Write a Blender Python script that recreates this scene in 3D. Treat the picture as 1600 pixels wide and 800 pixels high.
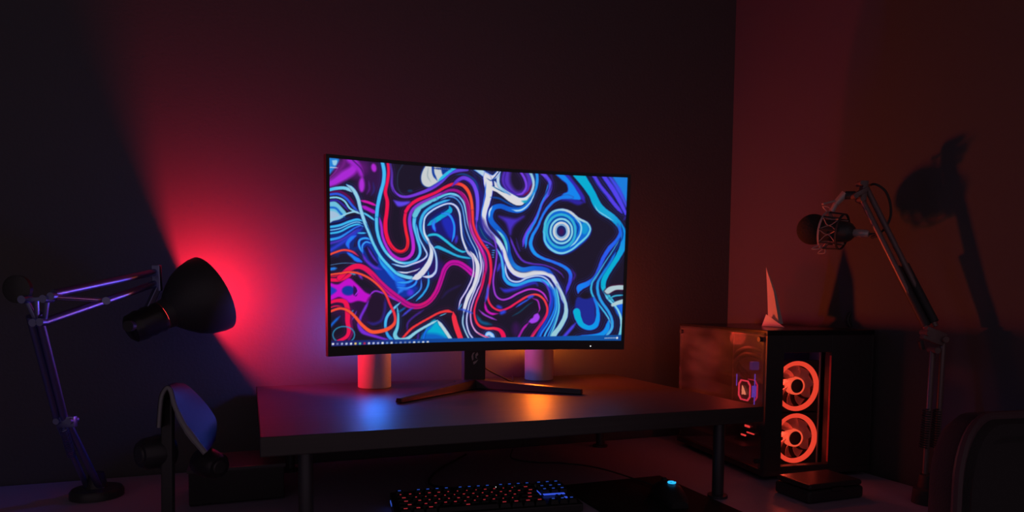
import bpy, bmesh, math, random
import numpy as np
from mathutils import Vector, Matrix
for o in list(bpy.data.objects): bpy.data.objects.remove(o)
SC=bpy.context.scene; COL=SC.collection
random.seed(4)
# ------------------------------------------------------------ camera
F=1067.; CX=800.; CY=533.; PT=math.atan(.0628); RL=.0083; CZ=1.169
_f=Vector((0,math.cos(PT),-math.sin(PT))); _r0=Vector((1,0,0)); _u0=_r0.cross(_f)
_r=_r0*math.cos(RL)+_u0*math.sin(RL); _u=-_r0*math.sin(RL)+_u0*math.cos(RL)
cam=bpy.data.cameras.new('camera'); camo=bpy.data.objects.new('camera',cam); COL.objects.link(camo)
cam.sensor_width=36; cam.lens=F/1600*36; cam.shift_y=(CY-400)/1600; cam.clip_start=.02
camo.matrix_world=Matrix(((_r.x,_u.x,-_f.x,0),(_r.y,_u.y,-_f.y,0),(_r.z,_u.z,-_f.z,CZ),(0,0,0,1)))
SC.camera=camo
SC.view_settings.view_transform='Standard'; SC.view_settings.look='None'
SC.view_settings.exposure=0; SC.view_settings.gamma=1; SC.view_settings.use_curve_mapping=False
# ------------------------------------------------------------ world and lamps (power levels)
wd=bpy.data.worlds.new('night'); SC.world=wd; wd.use_nodes=True
wd.node_tree.nodes['Background'].inputs[0].default_value=(1,.72,.86,1)
wd.node_tree.nodes['Background'].inputs[1].default_value=.10
P_RED=8.8; P_BLUE=1.25; P_ORANGE=6.0; P_FAN=.10
C_RED=(1,.014,.042); C_BLUE=(.05,.06,1); C_ORANGE=(1,.05,.012)
E_SCREEN=.95
# ------------------------------------------------------------ helpers
def at(px,py,Y):
    """the point of the room at depth Y seen at photo pixel (px,py)"""
    d=_f+_r*((px-CX)/F)-_u*((py-CY)/F); d=d*(Y/d.y); return Vector((d.x,d.y,d.z+CZ))
_mc={}
def mat(name,col,rough=.5,metal=0,bump=0,scale=40,coat=0,spec=.5,var=0):
    if name in _mc: return _mc[name]
    m=bpy.data.materials.new(name); m.use_nodes=True; nt=m.node_tree; b=nt.nodes['Principled BSDF']
    b.inputs['Base Color'].default_value=(*col,1); b.inputs['Roughness'].default_value=rough; b.inputs['Metallic'].default_value=metal
    b.inputs['Coat Weight'].default_value=coat; b.inputs['Specular IOR Level'].default_value=spec
    if bump or var:
        tc=nt.nodes.new('ShaderNodeTexCoord'); n=nt.nodes.new('ShaderNodeTexNoise'); n.inputs['Scale'].default_value=scale; n.inputs['Detail'].default_value=5
        nt.links.new(tc.outputs['Object'],n.inputs['Vector'])
    if bump:
        bp=nt.nodes.new('ShaderNodeBump'); bp.inputs['Strength'].default_value=bump; bp.inputs['Distance'].default_value=.002
        nt.links.new(n.outputs['Fac'],bp.inputs['Height']); nt.links.new(bp.outputs['Normal'],b.inputs['Normal'])
    if var:
        r=nt.nodes.new('ShaderNodeMapRange'); r.inputs['To Min'].default_value=max(0,rough-var); r.inputs['To Max'].default_value=rough+var
        nt.links.new(n.outputs['Fac'],r.inputs['Value']); nt.links.new(r.outputs['Result'],b.inputs['Roughness'])
    _mc[name]=m; return m
def emis(name,col,s=1,base=(0.02,)*3):
    if name in _mc: return _mc[name]
    m=bpy.data.materials.new(name); m.use_nodes=True; b=m.node_tree.nodes['Principled BSDF']
    b.inputs['Base Color'].default_value=(*base,1); b.inputs['Emission Color'].default_value=(*col,1); b.inputs['Emission Strength'].default_value=s
    b.inputs['Roughness'].default_value=.4
    _mc[name]=m; return m
def glass(name,tint=(.8,.8,.82),rough=.03,refl=1.45,dust=0):
    m=bpy.data.materials.new(name); m.use_nodes=True; nt=m.node_tree; nt.nodes.clear()
    o=nt.nodes.new('ShaderNodeOutputMaterial'); t=nt.nodes.new('ShaderNodeBsdfTransparent'); t.inputs[0].default_value=(*tint,1)
    g=nt.nodes.new('ShaderNodeBsdfGlossy'); g.inputs['Roughness'].default_value=rough
    lw=nt.nodes.new('ShaderNodeLayerWeight'); pw=nt.nodes.new('ShaderNodeMath'); pw.operation='POWER'; pw.inputs[1].default_value=4.; nt.links.new(lw.outputs['Facing'],pw.inputs[0]); fr=nt.nodes.new('ShaderNodeMath'); fr.operation='MULTIPLY_ADD'; fr.inputs[1].default_value=.9; fr.inputs[2].default_value=refl-1.42; nt.links.new(pw.outputs[0],fr.inputs[0]); mx=nt.nodes.new('ShaderNodeMixShader')
    nt.links.new(fr.outputs[0],mx.inputs[0]); nt.links.new(t.outputs[0],mx.inputs[1]); nt.links.new(g.outputs[0],mx.inputs[2]); nt.links.new(mx.outputs[0],o.inputs[0])
    if dust:
        # dusty film: uneven streaks of dust scatter a little light
        tc=nt.nodes.new('ShaderNodeTexCoord'); mp=nt.nodes.new('ShaderNodeMapping'); mp.inputs['Scale'].default_value=(1,3,9); n=nt.nodes.new('ShaderNodeTexNoise'); n.inputs['Scale'].default_value=2; n.inputs['Detail'].default_value=5
        nt.links.new(tc.outputs['Object'],mp.inputs[0]); nt.links.new(mp.outputs[0],n.inputs[0]); r=nt.nodes.new('ShaderNodeMapRange'); r.inputs['From Min'].default_value=.35; r.inputs['From Max'].default_value=.7; r.inputs['To Min'].default_value=dust*.4; r.inputs['To Max'].default_value=dust*2
        d=nt.nodes.new('ShaderNodeBsdfDiffuse'); d.inputs[0].default_value=(.7,.65,.65,1); m2=nt.nodes.new('ShaderNodeMixShader'); nt.links.new(n.outputs['Fac'],r.inputs['Value']); nt.links.new(r.outputs['Result'],m2.inputs[0]); nt.links.new(mx.outputs[0],m2.inputs[1]); nt.links.new(d.outputs[0],m2.inputs[2]); nt.links.new(m2.outputs[0],o.inputs[0])
    return m
def tag(o,label=None,cat=None,group=None,kind=None):
    if label:o['label']=label
    if cat:o['category']=cat
    if group:o['group']=group
    if kind:o['kind']=kind
    return o
def thing(name,label,cat,loc=(0,0,0),rz=0,group=None):
    o=bpy.data.objects.new(name,None); o.empty_display_size=.05; COL.objects.link(o); o.location=loc; o.rotation_euler=(0,0,rz)
    return tag(o,label,cat,group)
def frame(d):
    d=Vector(d).normalized(); a=Vector((0,0,1)) if abs(d.z)<.95 else Vector((1,0,0))
    x=a.cross(d).normalized(); return x,d.cross(x),d
class MB:
    def __init__(s): s.b=bmesh.new()
    def box(s,c,d,rz=0,bev=0,M=None):
        R=Matrix.Rotation(rz,4,'Z') if M is None else M.to_4x4()
        g=bmesh.ops.create_cube(s.b,size=1,matrix=Matrix.Translation(c)@R@Matrix.Diagonal((*d,1)))
        if bev:
            es={e for v in g['verts'] for e in v.link_edges}
            bmesh.ops.bevel(s.b,geom=list(es),offset=bev,segments=2,affect='EDGES',profile=.6)
        return s
    def bar(s,p,q,w,h,up=(0,0,1),bev=0):
        p,q=Vector(p),Vector(q); z=(q-p); L=z.length; z=z/L; x=Vector(up).cross(z).normalized(); y=z.cross(x)
        M=Matrix((x,y,z)).transposed(); return s.box((p+q)/2,(w,h,L),M=M,bev=bev)
    def cyl(s,p,q,r0,r1=None,n=20,cap=True):
        r1=r0 if r1 is None else r1; p,q=Vector(p),Vector(q); x,y,z=frame(q-p); A=[];B_=[]
        for i in range(n):
            a=2*math.pi*i/n; d=x*math.cos(a)+y*math.sin(a); A.append(s.b.verts.new(p+d*r0)); B_.append(s.b.verts.new(q+d*r1))
        for i in range(n): s.b.faces.new((A[i],A[(i+1)%n],B_[(i+1)%n],B_[i]))
        if cap: s.b.faces.new(A[::-1]); s.b.faces.new(B_)
        return s
    def lathe(s,prof,o=(0,0,0),ax=(0,0,1),n=40,cap=False):
        o=Vector(o); x,y,z=frame(ax); rings=[]
        for h,r in prof:
            if r<1e-6: rings.append([s.b.verts.new(o+z*h)]); continue
            rings.append([s.b.verts.new(o+z*h+(x*math.cos(2*math.pi*i/n)+y*math.sin(2*math.pi*i/n))*r) for i in range(n)])
        for A,B_ in zip(rings,rings[1:]):
            for i in range(n):
                j=(i+1)%n
                if len(A)==1 and len(B_)==1: continue
                if len(A)==1: s.b.faces.new((A[0],B_[j],B_[i]))
                elif len(B_)==1: s.b.faces.new((A[i],A[j],B_[0]))
                else: s.b.faces.new((A[i],A[j],B_[j],B_[i]))
        if cap:
            if len(rings[0])>1: s.b.faces.new(rings[0][::-1])
            if len(rings[-1])>1: s.b.faces.new(rings[-1])
        return s
    def tube(s,pts,r,n=10,smooth=6,closed=False):
        P=[Vector(p) for p in pts]
        if smooth and len(P)>2:
            Q=([P[-1]] if closed else [2*P[0]-P[1]])+P+([P[0],P[1]] if closed else [2*P[-1]-P[-2]]); out=[]
            for i in range(1,len(Q)-2):
                for k in range(smooth):
                    t=k/smooth;a,b,c,d=Q[i-1],Q[i],Q[i+1],Q[i+2]
                    out.append(.5*((2*b)+(c-a)*t+(2*a-5*b+4*c-d)*t*t+(3*b-a-3*c+d)*t**3))
            if not closed: out.append(P[-1])
            P=out
        N=len(P); rings=[]; x=None
        for i in range(N):
            z=(P[(i+1)%N]-P[i-1]) if closed else (P[min(i+1,N-1)]-P[max(i-1,0)]); z.normalize()
            if x is None: x=frame(z)[0]
            x=(x-z*x.dot(z)).normalized(); y=z.cross(x); rr=r[min(i*len(r)//N,len(r)-1)] if hasattr(r,'__len__') else r
            rings.append([s.b.verts.new(P[i]+(x*math.cos(2*math.pi*k/n)+y*math.sin(2*math.pi*k/n))*rr) for k in range(n)])
        for i in range(N if closed else N-1):
            A,B_=rings[i],rings[(i+1)%N]
            for k in range(n): s.b.faces.new((A[k],A[(k+1)%n],B_[(k+1)%n],B_[k]))
        if not closed: s.b.faces.new(rings[0][::-1]); s.b.faces.new(rings[-1])
        return s
    def ico(s,c,r,sc=(1,1,1),sub=3):
        bmesh.ops.create_icosphere(s.b,subdivisions=sub,radius=r,matrix=Matrix.Translation(c)@Matrix.Diagonal((*sc,1))); return s
    def prism(s,poly,o,x,y,h):
        """poly (2d) in the plane of unit vectors x,y at o, extruded by h along x cross y"""
        o,x,y=Vector(o),Vector(x).normalized(),Vector(y).normalized(); z=x.cross(y)
        A=[s.b.verts.new(o+x*a+y*b) for a,b in poly]; B_=[s.b.verts.new(o+x*a+y*b+z*h) for a,b in poly]; n=len(poly)
        s.b.faces.new(A[::-1]); s.b.faces.new(B_)
        for i in range(n): s.b.faces.new((A[i],A[(i+1)%n],B_[(i+1)%n],B_[i]))
        return s
    def hull(s,pts):
        vs=[s.b.verts.new(p) for p in pts]; bmesh.ops.convex_hull(s.b,input=vs); return s
    def build(s,name,m,parent=None,smooth=False,bevel=0,sub=0):
        bmesh.ops.recalc_face_normals(s.b,faces=s.b.faces); me=bpy.data.meshes.new(name); s.b.to_mesh(me); s.b.free()
        if m: me.materials.append(m)
        o=bpy.data.objects.new(name,me); COL.objects.link(o); o.parent=parent
        if parent is not None and not ROOTLOCAL[0]: o.matrix_parent_inverse=parent_world(parent).inverted()
        if smooth:
            for p in me.polygons: p.use_smooth=True
            try: me.set_sharp_from_angle(angle=math.radians(38))
            except Exception: pass
        if bevel:
            md=o.modifiers.new('b','BEVEL'); md.width=bevel; md.segments=2; md.limit_method='ANGLE'
        if sub:
            md=o.modifiers.new('s','SUBSURF'); md.levels=sub; md.render_levels=sub
        return o
ROOTLOCAL=[False]   # True: part coordinates are local to the thing; False: they are room coordinates
def parent_world(p):
    M=p.matrix_basis.copy()
    while p.parent: M=p.parent.matrix_basis@p.matrix_parent_inverse@M if False else p.parent.matrix_basis@(p.matrix_parent_inverse@M); p=p.parent
    return M
def lamp(name,loc,power,col,radius,parent=None,aim=None,cone=150):
    l=bpy.data.lights.new(name,'SPOT' if aim is not None else 'POINT'); l.energy=power; l.color=col; l.shadow_soft_size=radius
    o=bpy.data.objects.new(name,l); COL.objects.link(o); o.location=loc; o.parent=parent
    if aim is not None: l.spot_size=math.radians(cone); l.spot_blend=.8; o.rotation_euler=Vector(aim).to_track_quat('-Z','Y').to_euler()
    if parent is not None and not ROOTLOCAL[0]: o.matrix_parent_inverse=parent_world(parent).inverted()
    return o
def copy_tree(o,parent=None):
    c=o.copy(); COL.objects.link(c); c.parent=parent
    for ch in [k for k in COL.objects if k.parent==o]: copy_tree(ch,c)
    return c
# ---- wallpaper painter: strokes in panel coordinates ----
import numpy as np
X0,Y0,X1,Y1=508.,240.,986.,548.
SS=3.0
def make_wallpaper():
    W=int((X1-X0)*SS);H=int((Y1-Y0)*SS)
    img=np.empty((H,W,3),np.float32);img[:]=np.array((27,20,40))
    CY=(60,185,240);LC=(150,210,235);WH=(222,222,232);RD=(242,18,82);OR=(250,80,52);MG=(192,14,160)
    PU=(172,40,216);VI=(104,66,232);BL=(20,110,235);NV=(14,44,120);DV=(56,26,130);TL=(0,176,214);DK=(27,20,40)
    yy,xx=np.mgrid[0:H,0:W].astype(np.float32)
    def sm(p,n):
        p=np.array(p,float)
        if len(p)<3:
            t=np.linspace(0,1,n)[:,None];return p[0]*(1-t)+p[-1]*t
        q=np.vstack([2*p[0]-p[1],p,2*p[-1]-p[-2]]);out=[]
        k=max(4,n//(len(p)-1))
        for i in range(1,len(q)-2):
            t=np.linspace(0,1,k,endpoint=False)[:,None];a,b,c,d=q[i-1],q[i],q[i+1],q[i+2]
            out.append(.5*((2*b)+(c-a)*t+(2*a-5*b+4*c-d)*t*t+(3*b-a-3*c+d)*t**3))
        out.append(q[-2][None]);return np.vstack(out)
    def S(pts,w,col,halo=None,soft=.8,hw=2.6,alpha=1.,tp=1):
        """stroke: w = width or list of widths, col = colour or list of colours"""
        P=sm([( (a-X0)*SS,(b-Y0)*SS) for a,b in pts],14*(len(pts)-1))
        n=len(P);ws=np.interp(np.linspace(0,1,n),np.linspace(0,1,np.size(w)),np.atleast_1d(w))*SS/2
        if tp:
            L_=np.concatenate([[0],np.cumsum(np.hypot(*np.diff(P,axis=0).T))])/SS; tl=min(9.,L_[-1]*.3)
            inn=lambda q:(X0+9)<q[0]/SS+X0<(X1-9) and (Y0+(q[0]/SS)*.07+10)<q[1]/SS+Y0<529
            if inn(P[0]): ws=ws*np.clip(.12+L_/tl,0,1)
            if inn(P[-1]): ws=ws*np.clip(.12+(L_[-1]-L_)/tl,0,1)
        cs=np.atleast_2d(np.array(col,float));cs=np.stack([np.interp(np.linspace(0,1,n),np.linspace(0,1,len(cs)),cs[:,k]) for k in range(3)],1)
        mx=ws.max()+ (max(hw,9. if halo is not None else 0)+soft+1)*SS
        x0=int(max(0,P[:,0].min()-mx));x1=int(min(W,P[:,0].max()+mx+1));y0=int(max(0,P[:,1].min()-mx));y1=int(min(H,P[:,1].max()+mx+1))
        if x1<=x0 or y1<=y0:return
        D=np.full((y1-y0,x1-x0),1e9,np.float32);C=np.zeros((y1-y0,x1-x0,3),np.float32);WW=np.zeros_like(D)
        for i in range(n-1):
            a,b=P[i],P[i+1];lx=int(max(x0,min(a[0],b[0])-mx));hx=int(min(x1,max(a[0],b[0])+mx+1));ly=int(max(y0,min(a[1],b[1])-mx));hy=int(min(y1,max(a[1],b[1])+mx+1))
            if hx<=lx or hy<=ly:continue
            X=xx[ly:hy,lx:hx];Y=yy[ly:hy,lx:hx];d=b-a;L=max(1e-6,(d*d).sum())
            t=np.clip(((X-a[0])*d[0]+(Y-a[1])*d[1])/L,0,1);dist=np.hypot(X-a[0]-t*d[0],Y-a[1]-t*d[1])
            s=(slice(ly-y0,hy-y0),slice(lx-x0,hx-x0));wl=ws[i]+(ws[i+1]-ws[i])*t
            m=(dist-wl)<(D[s]-WW[s]);D[s][m]=dist[m];WW[s][m]=wl[m]
            cc=cs[i]+(cs[i+1]-cs[i])*t[...,None];C[s][m]=cc[m]
        E=(D-WW)/SS
        sub=img[y0:y1,x0:x1]
        if halo is not None:
            hc=np.array(halo,float); dim=np.clip(1-sub.max(-1,keepdims=True)/110.,0,1)
            rp=(.5+.5*np.cos(2*np.pi*(E-.6)/3.1))**2*np.exp(-np.maximum(E,0)/4.5)*np.clip((9-E)/3,0,1)
            sub[:]=np.maximum(sub,sub+(hc*1.7+np.array((14,14,50))-sub)*(rp[...,None]*.75*dim))
            a=np.clip(1-E/hw,0,1)[...,None]**1.3*.85; sub[:]=sub*(1-a*.45)+hc*a*.45; sub[:]=np.maximum(sub,hc*a*1.55)
        a=np.clip(.5-E/soft,0,1)[...,None]*alpha;sub[:]=sub*(1-a)+C*a
    def B(pts,col,halo=None,soft=.8,hw=3.):
        """filled smooth blob"""
        P=sm(list(pts)+[pts[0]],8*len(pts));P=(P-[X0,Y0])*SS
        lo=np.maximum(P.min(0)-(hw+2)*SS,0).astype(int);hi=np.minimum(P.max(0)+(hw+2)*SS,[W,H]).astype(int)
        X=xx[lo[1]:hi[1],lo[0]:hi[0]];Y=yy[lo[1]:hi[1],lo[0]:hi[0]]
        ins=np.zeros(X.shape,bool);D=np.full(X.shape,1e9,np.float32)
        for i in range(len(P)-1):
            a,b=P[i],P[i+1]
            if a[1]!=b[1]:
                c=((a[1]>Y)!=(b[1]>Y))&(X<(b[0]-a[0])*(Y-a[1])/(b[1]-a[1])+a[0]);ins^=c
            d=b-a;L=max(1e-6,(d*d).sum());t=np.clip(((X-a[0])*d[0]+(Y-a[1])*d[1])/L,0,1)
            D=np.minimum(D,np.hypot(X-a[0]-t*d[0],Y-a[1]-t*d[1]))
        E=np.where(ins,-D,D)/SS;sub=img[lo[1]:hi[1],lo[0]:hi[0]]
        if halo is not None:
            a=np.clip(1-E/hw,0,1)[...,None]*.85;sub[:]=sub*(1-a)+np.array(halo)*a
        a=np.clip(.5-E/soft,0,1)[...,None];sub[:]=sub*(1-a)+np.array(col)*a
    def EL(cx,cy,rx,ry,n=14,rot=0):
        t=np.linspace(0,2*np.pi,n,endpoint=False);c,s=np.cos(rot),np.sin(rot)
        return [(cx+rx*np.cos(k)*c-ry*np.sin(k)*s,cy+rx*np.cos(k)*s+ry*np.sin(k)*c) for k in t]
    def ring(cx,cy,rx,ry,w,col,rot=0,**k):
        e=EL(cx,cy,rx,ry,16,rot);S(e+[e[0]],w,col,tp=0,**k)
    # dim colour fields
    B(EL(578,275,24,30),(52,20,72),soft=14);B(EL(545,262,30,16),(90,22,110),soft=12)
    B([(512,345),(540,340),(565,345),(570,365),(560,390),(540,400),(512,392)],(18,40,120),soft=8)
    B([(560,385),(580,375),(600,400),(620,430),(640,440),(655,450),(640,465),(610,462),(580,420)],(16,50,160),soft=8)
    B(EL(692,352,24,24),(26,24,110),soft=10);B(EL(672,420,26,16),(40,18,90),soft=9)
    B(EL(747,385,18,50),(20,40,120),soft=10);B(EL(560,480,40,30),(44,16,60),soft=10)
    B([(740,270),(770,330),(760,350),(750,345)],(34,26,110),soft=8)
    # top left
    S([(512,284),(520,276),(530,266),(537,256),(538,248)],4,(112,28,130),soft=4)
    S([(513,279),(524,268),(530,258)],1.5,(140,40,160),soft=2)
    S([(510,289),(522,284),(538,274),(550,266),(556,256)],[9,12,15,13,10],PU,soft=6)
    S([(548,248),(560,262),(567,280)],[14,9,4],(160,36,205),soft=5)
    S([(551,250),(563,262),(568,272)],1.5,(60,20,90),soft=2)
    B(EL(565,289,4.5,11),(178,44,220),soft=4);B(EL(584,262,4,6.5,rot=-.2),(180,40,215),soft=3)
    S([(576,283),(577,295),(573,303)],2,(92,32,140),soft=3);S([(583,285),(584,297),(580,305)],2,(44,40,120),soft=3)
    B([(512,246),(529,248),(526,258),(520,266),(512,273)],(36,132,220),soft=3)
    B([(518.5,250.5),(526.5,250.5),(525,257.5),(520.5,257.5)],(150,205,235),soft=1.5)
    S([(516,261.3),(528,262)],1.2,(225,225,235))
    # arches
    B([(512,315),(524,315),(535,325),(541,334),(532,342),(520,345),(512,348)],(110,196,226),soft=1.5)
    B([(512,329),(524,331),(532,340),(520,345),(512,348)],(166,196,224),soft=2)
    S([(512,324),(524,325),(532,333),(539,340)],3,(20,96,205),soft=2)
    S([(512,314),(526,313),(537,321),(545,330)],3.5,(52,36,160),soft=2)
    S([(512,304),(528,303),(541,310),(551,322),(560,331)],4,(44,90,232),soft=2)
    S([(512,300),(530,299),(544,307),(555,321)],3.5,(100,10,84),soft=2)
    S([(512,309),(527,308.5),(538,314),(546,325),(556,331),(566,335)],2.8,(130,212,242))
    S([(553,290),(559,303),(565,312)],2,(70,16,60),soft=3)
    S([(562,313),(575,316),(590,322)],3.6,(214,22,172),halo=(60,10,60))
    S([(563,321),(576,327),(590,334)],6,(176,26,200),soft=2)
    S([(562,330),(574,336),(588,346)],2.6,(90,205,240),halo=NV)
    S([(512,345),(530,339),(544,333),(556,331),(566,336)],2.6,LC)
    # wavy lines left middle
    B([(514,349),(532,346),(545,341),(556,335),(563,340),(550,346),(530,352),(514,354)],(20,16,50),soft=1.5)
    for o,w,c in((0,3.6,CY),(5,2,(110,190,240)),(10,3,CY)):
        S([(512,355+o),(530,352+o),(546,346+o*.8),(558,343+o*.75),(568,346+o*.8)],w,c,halo=(8,40,120),hw=1.5)
    S([(512,375),(530,371),(545,362),(556,355),(566,352)],[4,3.5,2.5,2,3],[(50,170,240),(40,130,240),(60,80,220)],halo=(16,40,140))
    S([(512,381),(530,376),(546,367),(560,357)],3,(84,52,196),soft=3)
    S([(516,391),(536,378),(552,367),(566,356)],5,(44,60,205),soft=4)
    S([(558,364),(572,364)],2.4,CY,halo=NV)
    S([(545,388),(543,380),(549,372),(556,368)],5,(30,130,240),halo=(36,40,190),soft=3)
    B([(552,386),(556,374),(561,372),(558,384)],(34,20,50),soft=3)
    S([(567,396),(561,384),(562,375),(571,372),(580,375)],2.6,(50,170,240),halo=(20,60,190))
    S([(567,394),(566,384),(572,378),(582,381)],2.2,(60,160,240),halo=(20,60,190))
    B([(568,388),(576,385),(590,408),(588,416),(578,408)],(26,20,70),soft=3)
    S([(566,396),(572,407),(584,417),(596,421)],4,(96,46,206),soft=3)
    S([(574,386),(582,400),(590,411)],2.5,(90,60,220),soft=2.5)
    S([(543,395),(553,403),(565,409)],5,(28,130,240),halo=(30,50,200),soft=3)
    B([(530,397),(540,396),(552,406),(545,410),(530,408)],(28,22,46),soft=3)
    S([(512,399),(524,394),(537,390.5),(550,393),(560,400)],2.6,[OR,OR,(250,70,60),(180,30,130)],halo=(80,20,60))
    S([(516,414),(536,411),(556,412),(572,416)],1.2,(70,110,160))
    S([(512,421),(526,419)],4.5,(38,130,240),soft=3)
    S([(596,404),(603,417),(611,428),(622,440)],6,(30,140,240),halo=(20,60,200),soft=3)
    S([(590,395),(596,412),(606,424)],3,(40,170,245),soft=2)
    B([(612,418),(622,430),(634,440),(628,456),(620,448)],(30,110,240),soft=4)
    S([(620,441),(636,441),(646,436),(649,430)],3,(50,160,240),halo=(20,60,190))
    S([(620,449),(636,450),(648,444),(652,434)],2.6,(50,150,240),halo=(20,60,190))
    S([(621,460),(628,452),(640,452)],4,(40,120,240),soft=3);B(EL(641,457,5,5),(80,50,220),soft=5)
    # magenta field low left
    B([(512,440),(528,444),(544,434),(558,444),(570,456),(580,462),(577,473),(560,470),(545,473),(530,464),(512,470)],(196,14,206),soft=3)
    B([(512,446),(520,449),(526,454),(519,460),(512,463)],(30,60,190),soft=3);B(EL(544,454,10,7.5),(16,52,160),soft=3)
    B([(552,446),(559,452),(557,462),(552,460)],(46,14,80),soft=2);S([(556,447),(559,455),(553,463)],2,(176,40,220))
    S([(512,437),(530,437),(542,432),(552,424)],5,RD,halo=(110,10,50));S([(512,431),(524,431),(534,428)],3,(230,20,70),soft=2)
    # long magenta ribbon
    mr=[(530,434),(543,422),(556,416),(568,418),(580,427),(594,442),(608,455),(624,467),(640,477),(656,478),(671,470),(682,455),(689,437),(695,420),(704,411),(716,411),(728,418),(740,429)]
    S(mr,[7,8,8,8,9,9,7.5,7,7,7.5,8,8.5],[RD,RD,(226,18,96),(200,16,130),(190,14,140),(214,20,110),(200,14,150),MG,MG,(200,20,180)],halo=(60,10,60),tp=0)
    S([(a+.5,b+1) for a,b in mr[4:]],1.1,(120,8,110),soft=1.2)
    S([(558,424),(566,436)],4,(120,40,200),soft=3);S([(546,426),(556,429)],2.5,(80,170,230),soft=2)
    B(EL(586,482,14,22),(34,18,44),soft=6);S([(602,466),(601,485),(596,500),(584,506),(574,503)],4,(46,34,130),soft=4)
    S([(576,463),(585,455),(596,457),(608,463),(622,471)],2.6,(150,44,214),soft=1.5)
    S([(576,470),(570,482),(563,496),(561,508),(567,518),(582,524),(606,531)],[3,4,4,6,7,5,3],(120,44,216),soft=2.5)
    S([(544,490),(552,485)],3,(60,170,230),soft=2);S([(550,500),(557,486)],2,(110,60,220),soft=2)
    rl=[(512,474),(526,469.5),(539,472),(543,486),(543,502),(545,516),(540,527),(520,536)]
    S([(a+5,b+3) for a,b in rl[2:7]],4,(120,14,90),soft=2.5)
    S(rl,[4,5,7,8,7,6,5,3],[RD,RD,(245,16,80)],halo=(90,10,50));S([(512,482),(524,478),(535,479)],2,(220,20,80))
    ring(537,523,17,13,1.8,(44,140,186),soft=1.4)
    S([(514,512),(522,503),(531,494)],3.5,(22,100,220),soft=3)
    S([(626,472),(615,482),(605,494),(602,508),(605,522),(613,532)],[2,4,4,3.6,5],[(140,215,240),(70,190,240),(40,150,235)],halo=NV)
    orr=[(512,429.5),(530,427),(546,425),(560,427),(576,434),(590,445),(602,459),(609,475),(616,490),(617,503),(609,512),(596,517),(580,518),(566,508),(554,494),(543,485),(530,482),(512,488)]
    S(orr,[2.4,2.6,3,3,3.4,4,5.5,5.5,4.5,3.6,3.4],[OR,OR,OR,(242,40,70),OR,(255,88,48),OR,OR],halo=(70,14,40))
    # bottom centre shapes
    B([(668,506),(680,499),(690,510),(706,532),(660,532),(664,516)],TL,soft=2)
    B([(660,520),(685,522),(700,532),(660,534)],(10,100,200),soft=6)
    S([(661,530),(665,518),(676,507)],2.5,BL,halo=NV);S([(683,500),(693,513),(705,531)],5,(192,214,220),halo=NV,hw=2)
    S([(624,534),(641,515),(654,506),(670,497),(685,489),(698,486),(708,488)],[3,3.4,3,3,3,4,5],(244,54,58),halo=(70,10,30))
    S([(708,487),(710,500),(714,514),(720,530)],[6,7.5,8.5,8],(246,46,70))
    S([(686,494),(698,489)],1.5,(80,170,210));S([(620,478),(622,492),(621,510),(617,523),(623,531),(636,529),(650,519),(665,510),(684,500)],[2,3,4,6,7,5,4,3.5,3],[(70,190,220),(130,205,225),(160,210,228)],halo=(10,60,110))
    S([(636,517),(637,505),(646,495),(662,484)],3,(66,34,140),soft=2.5);S([(652,532),(654,520)],3,(70,30,150),soft=3)
    S([(628,494),(640,484),(646,481)],3,(70,70,220),soft=2.5);S([(622,488),(634,480)],3,(20,90,170),soft=2.5)
    S([(690,466),(700,455),(720,445)],3,(38,26,80),soft=4)
    S([(669,424),(669,444),(661,459),(650,470)],2.6,(44,166,232),halo=(10,50,120))
    S([(658,436),(657,451),(646,462),(635,469)],2.2,[(70,110,230),(60,180,230)],halo=(10,40,110))
    # inner pocket of the big S
    S([(702,322),(703,329),(690,338),(668,352)],7,(6,170,214),halo=(8,60,140));S([(700,324),(688,333),(668,346)],2,(6,50,130))
    B([(700,338),(710,350),(706,372),(700,368),(690,345)],(30,40,180),soft=5)
    S([(690,333),(702,336),(709,350),(709,366),(706,377)],3,(34,150,240),halo=(34,40,190))
    S([(679,344),(677,352),(680,361)],3.6,(34,140,245),halo=(40,40,190),hw=4)
    S([(712,380),(714,368)],4,(60,50,210),soft=4)
    for yo in(0,):
        S([(664,371),(672,367),(683,367),(695,375),(710,387),(722,393),(730,392)],[3,3.4,3.6,3,3],(42,190,224),halo=(8,60,110))
        S([(676,388),(684,386),(698,392),(716,400),(738,404)],[4,4.6,3,2.6],(42,176,220),halo=(8,60,110))
    # the big U and S bundles: purple, cyan, white, red
    C3=[(597,252),(600,268),(599,285),(594,303),(590,322),(588,342),(589,360),(594,378),(603,394),(616,406),(632,411),(647,408),(655,399),(656,388),(652,372),(647,352),(648,336),(655,324),(668,316),(684,309),(700,303),(714,305),(724,316),(728,332),(731,350),(738,370),(747,388),(752,405),(751,420),(747,440),(742,462),(737,480),(736,500),(742,516),(752,525),(766,529)]
    S([(541,288),(552,297),(559,310),(563,326),(569,345),(576,362),(584,382),(594,400),(607,415),(620,427),(636,433),(650,434)],[5,5.5,5,5,4.4,4,4,5,5.5],[LC,LC,(140,210,240),(90,205,240),(80,200,240),LC],halo=(6,50,120))
    S([(512,297),(526,294),(540,294),(550,300)],5,[CY,(110,205,240),LC],halo=(30,20,60))
    S([(571,347),(579,364),(587,384)],1.4,(20,90,160))
    S([(620,424),(634,426),(648,423),(656,419)],2.2,WH,halo=(10,50,130))
    S([(638,427),(650,425),(664,420)],3,(40,14,80),soft=3)
    S([(590,330),(590,350),(592,370)],9,(14,90,190),soft=3,alpha=.5)
    S(C3[:6],[5,5.4,5.4,4.8],(66,190,245),halo=(8,60,130),tp=0)
    S(C3[5:17],[4.6,4.2,3.6,3.6,4,5.5],(84,196,240),halo=(6,60,140),hw=3.4,tp=0)
    S([(604,395),(618,408),(634,413)],2,(180,225,240))
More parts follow.
